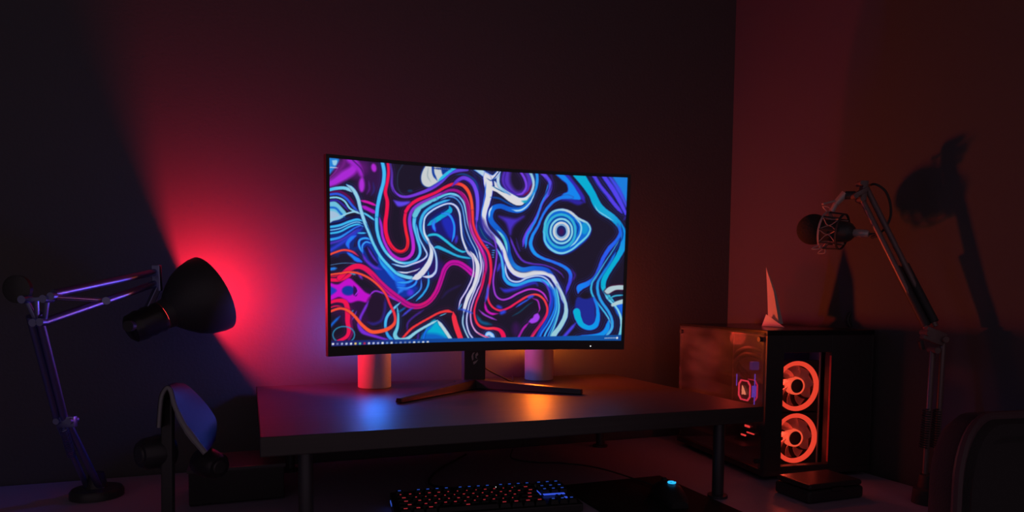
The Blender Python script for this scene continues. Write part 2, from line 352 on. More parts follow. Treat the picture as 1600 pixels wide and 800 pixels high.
    S(C3[16:20],[8,9,7,5],(100,196,222),halo=(6,60,140),hw=3,tp=0)
    for a,b in((660,327),(676,317),(688,309.5)):B(EL(a,b,2.6,1.6,rot=-.5),(14,30,80),soft=1.5)
    S(C3[19:30],[3.6,2.4,1.8,1.8,2],[(90,205,235),(150,215,240),(190,215,240),(190,210,240)],halo=(6,50,130),tp=0)
    S([(a+4,b+3) for a,b in C3[19:30]],1.4,(110,160,230));S([(a-3.5,b+4) for a,b in C3[20:28]],1.6,[(70,160,225),(170,200,240)],halo=(8,40,130),hw=1.5)
    S([(650,350),(655,372),(663,388),(667,398),(660,406),(645,412),(630,416),(612,412)],[2,2,2.4,2.6,2.2],[(80,190,240),(200,215,240),(210,200,235),LC],halo=(10,60,150))
    S([(703,312),(692,315),(676,322),(664,331),(658,343),(657,356),(661,368),(668,381)],[3,3.4,4,4.6,3.4,2.6],(60,180,232),halo=(8,60,150))
    S([(736,402),(728,388),(722,371),(720,352),(718,334),(713,323),(704,318),(692,320),(676,328),(665,338),(662,350),(663,364),(669,376),(674,390),(672,406),(664,420),(654,431),(644,436)],[3.6,3,2.6,2.6,2.8,2.4,2.4,2.6,2.4,3,3.6,5.5,8,9,9],[WH,WH,(214,214,240),(190,215,242),(214,230,242),WH,(216,214,228)],halo=(20,60,150))
    S([(669,377),(677,388),(681,400),(682,414),(680,425),(672,432),(660,432)],[2,2.2,2.6,3,4,4],[WH,(170,205,240),(190,200,240),WH],halo=(20,50,140))
    S([(720,330),(722,350),(727,372),(738,390)],1.6,(24,70,170))
    # white rope down the centre
    S([(734,392),(741,402),(746,414),(745,432),(740,448),(732,462),(727,476),(724,490)],[4,5,6.5,6.5,6,6,5.5,4],WH,halo=(24,30,110))
    S([(730,390),(738,403),(740,420),(737,436),(728,455),(720,468),(716,482)],[2,2,2.4,2.2,2],(214,200,238),halo=(24,30,110))
    S([(747,388),(750,402),(752,418),(748,436),(742,452),(734,472),(730,490),(729,505),(733,520),(740,530)],[2,2.4,2,2,2.2,2],(206,206,240),halo=(20,40,120),hw=1.5)
    S([(724,488),(723,505),(728,520),(734,531)],2.2,(160,200,220),halo=(10,50,110));S([(722,474),(716,484)],1.4,(80,180,240));
    S([(753,402),(755,420),(752,440),(745,456),(738,474),(735,490),(737,506),(744,518),(756,525),(768,529)],[1.8,1.8,2,2,2,2.4,3],[(190,150,230),(210,160,230),(230,150,210),WH],halo=(30,20,90),hw=1.5)
    S([(716,483),(724,484),(740,490)],2.6,(50,90,220),soft=3);
    # red family
    S([(593,340),(596,355),(598,370),(604,385),(613,398),(626,405),(638,402),(645,392),(645,376),(641,356),(640,340),(645,327),(656,318),(672,310),(690,302),(703,298)],[3.4,3.6,4,4.6,5,5,4,3.4,3],[(150,40,210),(176,40,214),(190,36,200),(200,36,210),(130,60,220),(140,50,200),(150,40,200)],halo=(60,14,90))
    S([(690,301),(704,297),(716,299),(725,308),(731,322),(733,340),(736,358),(743,374),(752,390),(758,404),(759,420),(754,440),(750,460)],[3,4,4.6,5,5.4,5,5,4,3.4,3],[(140,20,150),(160,16,130),(150,10,110),(160,20,120),(200,16,140),(190,20,130),(220,24,90)],halo=(60,10,60))
    S([(720,298),(729,309),(734,325),(735,345),(740,364),(750,382)],1.1,(220,50,150));S([(733,345),(739,366),(752,388),(756,400)],1.2,(190,80,220))
    S([(600,300),(602,330)],1,(80,10,50))
    RR=[(606,252),(607,268),(605,285),(602,300),(605,315),(604,332),(602,348),(603,364),(608,379),(617,390),(627,393),(635,388),(637,376),(634,360),(632,344),(634,330),(641,320),(653,312),(668,306),(682,300),(696,292),(710,287),(722,289),(731,298),(736,312),(738,330),(739,348),(744,364),(753,380),(762,393),(766,407),(767,424),(765,440),(762,455),(763,469),(770,480),(782,485),(796,480),(810,471),(824,463),(836,460),(846,464),(853,474),(855,487),(850,499),(842,510),(832,524),(828,531)]
    S(RR[:16],[4.4,4.4,5.4,6,5.2,4.6,4.4,4.4],[RD,RD,(245,16,76),(246,20,70),(248,34,56),(250,36,50),RD],halo=(70,8,40),tp=0)
    S([(a,b+1.6) for a,b in RR[8:13]],1,(150,10,40))
    S(RR[15:27],[5,5,4.4,4,4.4,5,4.4,3.4],[RD,RD,(235,20,80),(240,30,70),OR,(252,84,50),(250,70,50)],halo=(70,8,40),tp=0)
    # violets left of the red arch
    S([(609,254),(612,270),(612,288),(616,299),(625,306),(638,307),(655,302),(672,295),(688,284),(700,272),(712,267),(730,265)],[2.4,3,3.4,3.4,3.4,4,4.6,5.6,6,5,4],[(70,44,130),(100,50,190),(120,60,224),(120,56,220),(110,60,220),(100,70,240),(90,60,200)],halo=(46,20,90))
    B([(615,313),(627,315),(640,315),(634,320),(622,322)],(96,70,235),halo=(50,24,100),soft=3)
    S([(612,292),(618,303),(630,311),(645,309)],1,(40,16,60))
    S([(629,257),(622,270),(621,290),(626,301),(634,305)],1.4,(40,50,80),soft=2)
    S([(637,298),(644,298)],3,(20,60,110),soft=3)
    S([(706,291),(715,282),(725,278),(736,284),(743,296),(746,312),(746,330),(744,350)],[3,5,6,6.5,6,5.4,4.6,4],[(90,40,190),(110,60,224),(116,70,240),(110,80,245),(100,74,240)],halo=(40,20,100))
    S([(715,284),(725,281),(735,287),(741,300),(743,318),(743,340)],1,(50,24,140))
    S([(712,273),(724,272),(736,277),(744,286),(748,300)],2.4,(16,70,140),soft=2)
    S([(744,345),(745,360),(752,374),(764,380),(772,386)],2,(104,64,220),halo=(40,20,90));S([(748,352),(757,370),(770,380)],1,(30,110,130))
    # pale blob top
    B([(666,257),(660,268),(658,279),(661,288),(669,292),(678,288),(690,280),(700,271),(712,262),(712,254),(680,250)],(205,210,212),halo=(14,60,170),soft=1.6)
    S([(676,258),(677,271),(683,282)],3.6,(14,60,160),soft=1.5);S([(685,258),(688,268),(692,276)],5,(198,206,216));S([(669,262),(668,275),(673,284)],1.4,(150,170,180),soft=2)
    B([(688,257),(700,258),(706,262),(696,270),(691,272)],(10,56,150),soft=2);S([(684,283),(696,273),(706,265),(713,261)],4.4,(40,190,235),soft=1.5)
    S([(675,262.5),(706,265)],2.6,(18,36,120),soft=1.4)
    for k in range(9):B(EL(681+k*2.9,263+k*.22,.6,.5,6),(150,200,240),soft=1)
    # white X
    B([(788,262),(826,266),(832,280),(828,298),(815,306),(800,304),(788,294),(783,280)],(84,48,190),soft=4)
    B([(798,262),(814,264),(822,280),(818,296),(806,298),(797,284)],(30,20,46),soft=7)
    S([(812,266),(820,280),(822,292),(816,302),(806,304)],3,(122,66,230),halo=(60,30,130));S([(790,268),(788,284),(795,296),(806,303)],2,(60,30,150),soft=2)
    S([(832,285),(827,299),(817,306)],4,(112,12,60),soft=2.5)
    S([(824,262),(831,274),(834,287),(831,301),(822,311),(811,313),(800,308),(788,300),(778,292),(772,283)],[5,4.6,4.4,6,8,9,8,7,6],[(120,190,225),(190,212,222),WH,WH,(222,220,225)],halo=(10,70,160))
    S([(780,263),(778,276),(779,288),(786,297),(797,304)],[6,5,4,3,2.4],[(140,200,230),(200,215,225),(150,205,235),(80,150,230)],halo=(20,60,160))
    S([(740,262),(751,268),(760,274),(770,277),(778,270),(782,263)],[4,7,8,6,5,4],[(150,205,235),WH,WH],halo=(30,90,200))
    S([(758,270),(762,283),(764,300),(761,316),(757,330),(756,343),(760,357),(769,368),(779,378),(786,390),(791,404),(797,418),(806,427),(820,430),(835,426),(850,426),(861,431),(868,441),(876,456),(881,474)],[9,13,9,8,7,7,7,6.4,6.4,6.6,7,9,8,7,6,5,4],[WH,(226,224,226),WH,WH,(200,225,235),WH,WH,(216,216,224),WH,(200,215,230),(170,205,220)],halo=(40,50,190))
    S([(764,292),(775,296),(786,303),(798,312),(810,317),(822,314)],[8,6,7,8,7],(224,222,226))
    S([(760,278),(767,282),(772,278),(780,268)],1.6,(10,60,150));S([(768,290),(777,295),(790,302)],1.6,(20,110,170))
    S([(759,284),(758,300),(755,318),(752,335),(753,350)],1.6,(60,120,235));S([(766,308),(780,310),(795,318),(810,324),(824,318)],3,(10,70,160),soft=2)
    S([(798,415),(806,423),(820,426),(835,422)],1.2,(150,160,165))
    S([(835,262),(839,274),(838,290),(832,305),(823,317)],4,(34,150,235),halo=(14,50,140))
    S([(831,268),(836,284),(834,300)],1,(10,50,110))
    S([(815,314),(824,315),(832,306)],5,(20,170,200),soft=2.5)
    S([(832,306),(824,320),(812,328),(797,327),(782,322),(771,325),(766,335),(768,346),(778,358),(788,370),(793,384),(796,400),(803,414),(816,421),(835,419),(852,421),(864,428)],[3,7,8,7,7,8,8,8,7,6,6,7,7,6,5],[(20,100,210),(16,110,220),(14,90,205),(10,110,225),(16,100,215),(10,90,200),(12,80,190),(30,130,220),(20,90,220),(20,80,200)],halo=(16,30,110))
    S([(836,300),(829,315),(818,326),(808,329),(799,327)],[1.5,2,2.6,3,1.5],(170,215,245));S([(769,322),(765,330),(764,340)],2.4,(200,225,245),soft=1.2)
    S([(776,359),(785,369),(790,380),(793,396)],[2,4,4,1.5],[(160,225,240),(60,190,210),(120,215,235)])
    B([(780,338),(792,340),(806,342),(818,338),(806,348),(800,356),(797,366),(794,356),(790,347)],(70,46,196),halo=(40,24,90),soft=5,hw=5)
    S([(751,338),(756,352),(766,366),(774,376)],7,(50,36,150),soft=5,alpha=.8)
    S([(768,366),(774,380),(776,396),(774,415),(771,432),(771,448),(775,462),(784,468),(795,466),(810,458),(826,452),(840,453),(850,460),(856,471)],[2,2,2.2,2.4,2.6,2.8,2.4,2.4],[(120,70,230),(150,60,220),(170,60,214),(190,56,208),(196,50,204)],halo=(40,14,70))
    S([(776,388),(783,402),(786,420),(788,434),(796,443),(810,445),(826,439),(842,437),(854,442),(862,452),(868,466)],[2,3.4,4,5,4.6,4.6,5,4,3],[(120,200,240),(40,170,240),(40,165,236),(50,170,240),(90,190,235)],halo=(14,50,160))
    S([(789,412),(791,428),(798,438),(810,440),(824,434),(840,431),(853,435),(862,446),(872,463)],[2.4,2.4,2.6,2,2.4,2.6],(190,205,238),halo=(26,60,170),hw=1.5)
    S([(784,390),(787,410)],2,(60,60,210),soft=2);S([(777,424),(782,410)],4,(60,50,200),soft=3)
    S([(782,450),(790,454),(806,451),(820,446),(835,442),(840,446)],[5,6,4,3.4,5],(52,46,196),soft=4)
    # text block marks in the middle
    for r_,(a,b,w) in enumerate([(758,383,8),(759,386.5,9),(768,391,10),(768,394.5,9),(768,398,7),(769,401.5,5)]):S([(a,b),(a+w*.55,b+.3)],1.5,[(60,110,235),(70,180,230)],soft=1)
    # violet and blue strands
    S([(844,268),(853,276),(860,288),(857,302),(848,315),(842,330),(835,345),(825,360),(819,372),(817,385)],[5,5.4,5,4,3,3,3.4,3.6,3,4],[(110,70,235),(90,70,235),(80,90,240),(90,70,230),(90,90,240),(110,70,235),(96,60,230)],halo=(46,24,120))
    S([(861,272),(863,286),(857,304)],2,(44,24,110),soft=3)
    S([(858,283),(853,302),(845,320),(839,340),(830,357),(823,370),(821,388)],[3,2.4,2.6,3,4,4],(34,130,242),soft=1.4);S([(852,277),(857,290),(850,308)],1,(30,20,110))
    S([(880,268),(893,284),(905,300),(914,316)],7,(54,38,180),soft=3);S([(872,311),(888,311),(902,316),(913,316)],[5,7,8,6],(44,34,160),soft=4)
    B([(868,272),(880,272),(893,286),(901,298),(907,311),(893,311),(876,310),(880,303),(887,299),(886,288),(877,280)],(16,134,242),halo=(40,40,170),soft=1.8,hw=2)
    S([(895,308),(880,308),(866,314),(855,325),(847,338),(840,354),(832,368),(829,382),(835,395),(847,403),(864,409),(880,416),(890,425),(891,437),(886,452),(884,460)],[6,5,4,3.6,3,3.6,4.4,5.4,5,4,3.6,4.4,5,5,3.6,2],[(20,130,240),(20,120,240),(30,120,240),(30,130,245),(24,150,245),(24,150,245),(40,110,240),(20,130,245),(60,60,230),(80,50,200)],halo=(36,30,110))
    S([(893,421),(898,430),(893,440)],3,(60,30,130),soft=3)
    S([(797,370),(802,384),(809,398),(818,408),(832,412),(850,414),(866,420),(876,427),(881,434)],[3,3,3.4,3,2,1.8,1.8,1.6],(94,48,196),soft=2)
    S([(806,378),(812,392),(806,372)],1.4,(50,34,130),soft=2)
    # rings
    B([(849,362),(852,345),(861,332),(876,327),(891,331),(904,341),(918,348),(923,358),(919,370),(907,382),(892,393),(876,397),(861,391),(851,379)],(10,104,214),halo=(30,40,170),soft=1.5)
    tp=[(850,362),(853,345),(862,332),(876,327.5),(890,331),(903,341),(917,348.5),(922,358),(917,369),(905,380),(891,391),(876,395.5),(862,390),(852,378),(850,362)]
    S(tp,[4,4,3,3.6,4,3.6,3,3,3,2.8,3,4,3.6,4],[(60,190,225),(80,190,215),LC,(205,210,215),(160,210,225),(110,205,230),(110,210,230),(120,205,235),(130,210,235),(100,200,240),(70,190,235)],tp=0)
    B(EL(913,357,6,9),(14,150,215),soft=3);S([(898,340),(907,350),(907,364),(899,378),(890,386)],2.6,(150,214,235),soft=1.2);S([(898,344),(903,356),(898,372)],2.6,(8,60,160))
    ring(876.5,361,22.5,26,3.6,(48,176,214));ring(876.5,361,19.2,22.2,1.8,(14,70,150));ring(877,361,17,19,3,(140,212,232));ring(877,361,14.6,16.4,1.4,(14,80,160))
    ring(877,361,11.6,13,3.8,(208,214,220));ring(877,361,8.5,9.6,2,(150,190,220));B(EL(877,361,7.2,8.6),(18,34,104),soft=1.6);B(EL(877,362,4,5),(60,20,84),soft=4)
    # right side
    B([(955,274),(985,276),(984,320),(979,318),(970,300)],(24,126,224),soft=4)
    S([(943,275),(957,295),(968,314),(978,334)],[5,6,5.4,3.4],(84,66,238),halo=(30,40,170));S([(951,274),(966,296),(979,322)],[4,7,4],(66,74,236),soft=4)
    S([(927,273),(937,290),(950,306),(961,320),(972,333)],[5,5,5.4,5,4],(86,62,232),halo=(30,34,150));S([(926,277),(938,295),(952,312)],1,(16,40,140))
    S([(974,344),(980,336)],3,(46,34,140),soft=3)
    S([(903,271),(914,286),(925,303),(932,318),(941,329),(957,340),(968,352),(974,366),(974,382),(966,400),(954,418),(944,436),(943,450),(951,463),(960,472)],[16,13,11,12,12,10,9,9,10,8,8,8,7,5,4],[TL,TL,(0,170,214),(10,172,216),(30,170,220),(10,150,220),(10,140,230),(20,150,230),TL,TL,TL,(40,190,220),(90,205,230)],halo=(8,40,100))
    S([(929,320),(934,329),(946,337),(958,345)],1.6,(130,205,235))
    S([(965,350),(969,363),(963,376),(952,388),(942,404),(936,420),(929,434),(918,443),(906,449),(903,458)],[3,4,5,6,5,5,5,7,9,6],[(20,110,235),(24,100,240),(34,100,240),(40,90,240),(44,90,240),(30,110,240),(16,130,245),(24,120,240)],halo=(34,34,130))
    S([(970,350),(973,368),(965,385),(955,402),(944,420),(935,436)],1.8,(10,50,150),soft=1.3)
    S([(968,374),(957,392),(945,410),(934,428),(925,442),(924,456),(931,470),(941,483),(950,496),(955,508)],[1.4,1.6,1.8,2.4,3,3,2.6,2.4,2.4],[(50,140,180),(60,160,200),(50,180,225),(50,180,225),(110,200,230)],halo=(6,34,100))
    S([(962,394),(952,412),(940,430),(934,442),(934,456),(939,470),(950,486),(956,500),(955,514),(945,526)],[3,3,3.4,4,4,4,3.6,4.4,5],[(20,110,220),(20,130,225),(40,160,230),(40,160,230),(50,160,230),(90,190,230)],halo=(8,40,120),hw=2)
    B([(958,478),(972,472),(973,496),(966,494)],(20,100,230),soft=2)
    S([(944,458),(950,467),(961,478),(968,490),(971,505),(969,520),(965,531)],[3,3,3,3.6,4,4],[(80,200,230),(120,210,235),(150,215,230),(50,190,220)],halo=(8,40,110))
    B([(944,455),(950,449),(960,446),(976,446),(976,452),(962,453),(950,459)],(178,204,212),halo=(70,14,50),soft=1.5)
    S([(951,467),(961,462),(976,461)],2.2,(60,180,210),halo=(10,30,70));B([(954,476),(962,471),(976,467),(976,473),(966,476),(957,479)],(178,208,216),soft=1.5)
    B([(899,470),(903,464),(912,466),(927,466),(930,490),(930,508),(918,512),(905,503),(898,490)],(30,40,144),soft=3)
    B(EL(916,462,8,4.6),(26,20,36),soft=3)
    S([(928,466),(933,480),(934,496),(930,508),(920,512),(909,507),(903,496),(901,487)],[3,4,6,8,7,8,10,11],[(30,120,235),(16,150,240),(10,150,238),(8,160,235),TL,TL],halo=(30,36,140),tp=0)
    S([(878,530),(888,518),(900,504)],[5,5,4],(74,64,228),soft=3)
    S([(902,526),(920,526),(938,523),(948,514),(951,500)],[4,6,7,7,5],(14,146,236),halo=(26,40,150))
    # bundle right of centre bottom
    S([(858,446),(862,462),(861,480),(853,500),(843,520),(838,531)],6,(20,66,200),soft=3)
    S([(845,437),(855,448),(860,466),(857,484)],2.2,(96,56,214),soft=1.8)
    for dx,w,c in((0,2.4,(30,130,240)),(5.5,2.4,(60,180,240)),(10,1.6,(40,150,230)),(13,2.4,(90,200,225))):
        S([(862+dx*.5,448),(867+dx*.4,466),(866+dx*.55,484),(856+dx*.9,505),(846+dx*1.2,520),(842+dx*1.25,531)],w,c,halo=(10,46,150),hw=1.4)
    S([(870,444),(879,460),(884,478),(883,494),(875,510),(866,522),(863,531)],[3,3.4,5,7,7,8,8],[(190,212,225),(160,208,220),(150,205,220)],halo=(10,50,140),hw=2)
    # red underneath: second red, long lower orange line
    S(RR[25:],[3.4,3.4,4,4,4,3,2.8,2.8,3,3,3,3,3,3.4,4,4],[(250,66,56),(244,40,70),(244,40,70),(240,30,70),(232,30,90),(248,46,70),(240,24,90),(248,56,64),(250,70,60),(246,40,70),(230,20,100),(248,60,66)],halo=(60,10,50),tp=0)
    S([(853,490),(846,503),(838,514),(829,526)],2,(160,20,110),soft=2)
    S([(763,444),(761,460),(758,472)],3.4,(70,80,240),soft=3);S([(757,472),(760,484),(768,490),(778,490)],3.6,(210,20,190),soft=2);S([(781,490),(790,486)],5,(40,70,230),soft=4)
    S([(806,480),(818,472),(828,466)],2.4,(40,90,235),soft=2);S([(784,481),(776,478)],4,(60,60,230),soft=4)
    S([(800,494),(812,487),(824,477),(832,472)],2,(20,66,96),soft=2)
    S([(832,466),(840,470),(843,482),(841,488)],2.4,(176,40,200),soft=1.4);S([(824,465),(834,462)],4,(60,70,235),soft=3)
    S([(840,490),(836,499),(826,503)],[10,9,6],(168,66,240),halo=(50,16,70),soft=2)
    S([(826,504),(817,514),(809,529)],3,(176,30,176),halo=(50,16,70));B(EL(806,514,6,10),(52,20,76),soft=8)
    S([(748,484),(756,491),(766,496),(776,500)],2.8,(160,60,210),soft=2);S([(744,492),(752,503),(768,507)],5,(14,84,130),soft=4)
    S([(757,424),(755,440),(750,456),(744,472),(741,486),(743,500),(749,509),(760,513),(772,513),(781,516),(786,523),(787,531)],[3,3,3,2.6,2.8,3.4,3.4,4,5,7,7],[(226,24,90),(224,24,90),(244,30,70),(250,44,56),(250,60,70),RD,RD],halo=(50,10,50))
    S([(758,525),(764,521),(772,527)],5,(190,215,240),halo=(20,110,220),soft=3);S([(745,520),(757,525),(768,530)],1.4,(230,30,90))
    # task bar
    yb0=lambda x:541.2-(x-516)*.0205-9.2
    for k in range(2):
        T=[(506,yb0(506)+4.6+k*3),(745,yb0(745)+4.6+k*3),(990,yb0(990)+4.6+k*3)]
        S(T,8.4,[(30,30,100),(26,44,120),(14,66,150),(18,80,160),(20,70,165),(10,90,170),(14,70,150)],soft=1,tp=0)
    ic=[(238,238,245),(110,120,180),(170,180,220),(190,205,235),(225,230,240),(236,206,110),(110,205,170),(190,40,80),(215,220,235),(190,200,230),(170,180,225),(236,240,246),(110,150,220),(226,232,242),(70,110,180),(130,150,200),(110,130,180),(130,150,190),(214,222,236),(130,160,200),(220,226,238),(206,214,228)]
    for k,c in enumerate(ic):
        x=520+k*7.05;y=yb0(x)+5.4
        B([(x-1.5,y-1.4),(x+1.5,y-1.4),(x+1.5,y+1.4),(x-1.5,y+1.4)],c,soft=1.2)
    for k in range(7):
        x=945+k*2.5;y=yb0(x)+5;S([(x,y),(x+1,y)],1.5,(200,210,230),soft=1)
    B(EL(964,yb0(964)+5,1.7,1.7,8),(240,244,248),soft=1)
    return np.clip(img/255.,0,1)**2.2 if False else np.clip(img,0,255)
# ------------------------------------------------------------ materials
BLACK=mat('black_plastic',(.04,.04,.042),.38,bump=.05,scale=300)
SATIN=mat('satin_black',(.05,.05,.052),.38)
MATTE=mat('matte_black',(.05,.05,.052),.6,bump=.1,scale=200)
METAL=mat('arm_metal_blue_lit',(.34,.36,.66),.42,metal=1)  # blue light on the arms is tinted into the metal colour
STEEL=mat('brushed_steel',(.35,.35,.36),.3,metal=1)
WHITE=mat('white_plastic',(.85,.80,.78),.4)
WALLM=mat('dark_wall_paint',(.12,.115,.12),.85,bump=.25,scale=140,spec=.2)
CEILM=mat('ceiling_paint',(.12,.12,.12),.9,bump=.2,scale=90)
FLOORM=mat('floor_boards',(.06,.045,.04),.45,bump=.2,scale=12)
DESKM=mat('desk_laminate_purple_lit',(.50,.42,.58),.4,bump=.06,scale=60,var=.08)  # purple light falling on the worktop is mixed into this base colour
def grain(name,col,rough):
    m=bpy.data.materials.new(name); m.use_nodes=True; nt=m.node_tree; b=nt.nodes['Principled BSDF']
    tc=nt.nodes.new('ShaderNodeTexCoord'); mp=nt.nodes.new('ShaderNodeMapping'); mp.inputs['Scale'].default_value=(3,140,140)
    n=nt.nodes.new('ShaderNodeTexNoise'); n.inputs['Scale'].default_value=1.5; n.inputs['Detail'].default_value=6
    nt.links.new(tc.outputs['Object'],mp.inputs[0]); nt.links.new(mp.outputs[0],n.inputs[0])
    cr=nt.nodes.new('ShaderNodeMix'); cr.data_type='RGBA'; cr.inputs['A'].default_value=(*[c*.7 for c in col],1); cr.inputs['B'].default_value=(*[c*1.3 for c in col],1)
    nt.links.new(n.outputs['Fac'],cr.inputs['Factor']); nt.links.new(cr.outputs['Result'],b.inputs['Base Color'])
    r=nt.nodes.new('ShaderNodeMapRange'); r.inputs['To Min'].default_value=rough-.07; r.inputs['To Max'].default_value=rough+.07
    nt.links.new(n.outputs['Fac'],r.inputs['Value']); nt.links.new(r.outputs['Result'],b.inputs['Roughness'])
    bp=nt.nodes.new('ShaderNodeBump'); bp.inputs['Strength'].default_value=.12; bp.inputs['Distance'].default_value=.001
    nt.links.new(n.outputs['Fac'],bp.inputs['Height']); nt.links.new(bp.outputs['Normal'],b.inputs['Normal'])
    b.inputs['Specular IOR Level'].default_value=.6
    return m
SHELFM=grain('dark_wood_grain_top',(.05,.042,.042),.47)
# ------------------------------------------------------------ room frame: u along the back wall, v towards it
TH=math.radians(21); EU=Vector((math.cos(TH),math.sin(TH),0)); EV=Vector((-math.sin(TH),math.cos(TH),0)); L0=Vector((-.39,1.048,0))
def SF(u,v,z=0): return L0+EU*u+EV*v+Vector((0,0,z))
def rbox(name,u0,u1,v0,v1,z0,z1,m,parent=None,bevel=0):
    r=thing_empty=None
    mb=MB().box((0,0,0),(u1-u0,v1-v0,z1-z0)); o=mb.build(name,m,None,bevel=bevel)
    M=Matrix.Translation(SF((u0+u1)/2,(v0+v1)/2,(z0+z1)/2))@Matrix.Rotation(TH,4,'Z')
    if parent is not None: o.parent=parent; o.matrix_parent_inverse=parent_world(parent).inverted()
    o.matrix_basis=M; return o
UW=1.403; VW=.66
for n,a in (('floor',(-2.6,UW,-1.3,VW,-.1,0,FLOORM)),('ceiling',(-2.6,UW,-1.3,VW,2.75,2.85,CEILM)),
            ('wall_back',(-2.7,UW+.1,VW,VW+.1,0,2.75,WALLM)),('wall_right',(UW,UW+.1,-1.3,VW,0,2.75,WALLM)),('wall_left',(-2.7,-2.6,-1.3,VW,0,2.75,WALLM))):
    tag(rbox(n,*a),kind='structure')
# ------------------------------------------------------------ desk
dk=thing('desk','long desk with worktop tinted as if under purple light filling the bottom of the scene under the raised shelf','desk',SF(.17,.16,0),TH)
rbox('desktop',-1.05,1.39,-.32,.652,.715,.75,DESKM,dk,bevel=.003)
for u in(-1.0,1.34):
    for v in(-.27,.60): rbox('leg',u-.025,u+.025,v-.025,v+.025,0,.715,SATIN,dk)
rbox('rear_rail',-.975,1.315,.56,.60,.62,.69,SATIN,dk)
# ------------------------------------------------------------ raised shelf
SW=.976; SD=.645; ST=.95
sh=thing('monitor_shelf','wide raised dark wood shelf on metal posts with the monitor on it','shelf',SF(.49,.3,.75),TH)
rbox('shelf_board',0,SW,0,SD,ST-.032,ST,SHELFM,sh,bevel=.002)
for u,v in((.072,.062),(SW-.062,.062),(.072,SD-.06),(SW-.062,SD-.06)):
    p=SF(u,v,0); mb=MB().cyl((p.x,p.y,.7572),(p.x,p.y,ST-.036),.0122,n=28); post=mb.build('post',mat('post_metal',(.10,.10,.11),.4,metal=.5),sh,smooth=True)
    MB().lathe([(0,.0),(0,.021),(.005,.021),(.007,.0125),(.0075,0)],(p.x,p.y,.7502),n=28).build('foot_flange',mat('post_metal',(1,1,1)),post,smooth=True)
    MB().cyl((p.x,p.y,ST-.036),(p.x,p.y,ST-.0322),.025,n=28).build('mounting_plate',SATIN,post,smooth=True)
# ------------------------------------------------------------ monitor
SPX,SPY,SPZ,YAW,PIT,ROL=-.06974726,1.58926882,.09437094,.3302139,.05508314,-.00555443
MW,MH,MR=.697,.392,1.5
_M=(Matrix.Rotation(YAW,3,'Z')@Matrix.Rotation(PIT,3,'X')@Matrix.Rotation(ROL,3,'Y'))
def scr(s,t,n=0):
    """s,t in metres from the panel centre along the curved face, n = distance behind it"""
    a=s/MR; return _M@Vector(((MR+n)*math.sin(a),(MR+n)*math.cos(a)-MR,t))+Vector((SPX,SPY,SPZ+CZ))
mon=thing('monitor','black curved wide monitor with swirling neon blue, red and white wallpaper, on the raised shelf','monitor',(scr(0,0,.08).x,scr(0,0,.08).y,ST),YAW)
def slab(s0,s1,t0,t1,n0,n1,ns=40,bulge=0):
    mb=MB(); b=mb.b; g=[]
    for i in range(ns+1):
        s=s0+(s1-s0)*i/ns
        nb=n1+bulge*(math.cos(math.pi*(i/ns-.5))**1.5 if 0<i<ns else 0)
        g.append([b.verts.new(scr(s,t0,n0)),b.verts.new(scr(s,t1,n0)),b.verts.new(scr(s,t1,n1+(nb-n1)*.0)),b.verts.new(scr(s,t1*.55+t0*.45,nb)),b.verts.new(scr(s,t0*.75+t1*.25,nb)),b.verts.new(scr(s,t0,n1))])
    for A,B_ in zip(g,g[1:]):
        for k in range(6): b.faces.new((A[k],A[(k+1)%6],B_[(k+1)%6],B_[k]))
    b.faces.new(g[0]); b.faces.new(g[-1][::-1]); return mb
hw,hh=MW/2,MH/2; BZ=.0072; BB=.0215
slab(-hw-BZ,hw+BZ,-hh-BB,hh+BZ,.004,.011,bulge=.010).build('rear_housing',BLACK,mon,smooth=True)
bz=MB()
fb=[slab(-hw-BZ,hw+BZ,-hh-BB,-hh,-.0045,.0038),slab(-hw-BZ,hw+BZ,hh,hh+BZ,-.0045,.0038),slab(-hw-BZ,-hw,-hh,hh,-.0045,.0038,2),slab(hw,hw+BZ,-hh,hh,-.0045,.0038,2)]
for f_ in fb:
    me=bpy.data.meshes.new('t'); f_.b.to_mesh(me); f_.b.free(); bz.b.from_mesh(me); bpy.data.meshes.remove(me)
bez=bz.build('bezel',SATIN,mon)
MB().ico(scr(.2712,-hh-.0135,-.0048),.0014,sub=2).build('power_light',emis('white_led',(1,1,1),1.5),bez)
MB().box(scr(.036,hh+.0035,-.0055),(.022,.0025,.003),rz=YAW).build('sensor_bump',SATIN,bez)
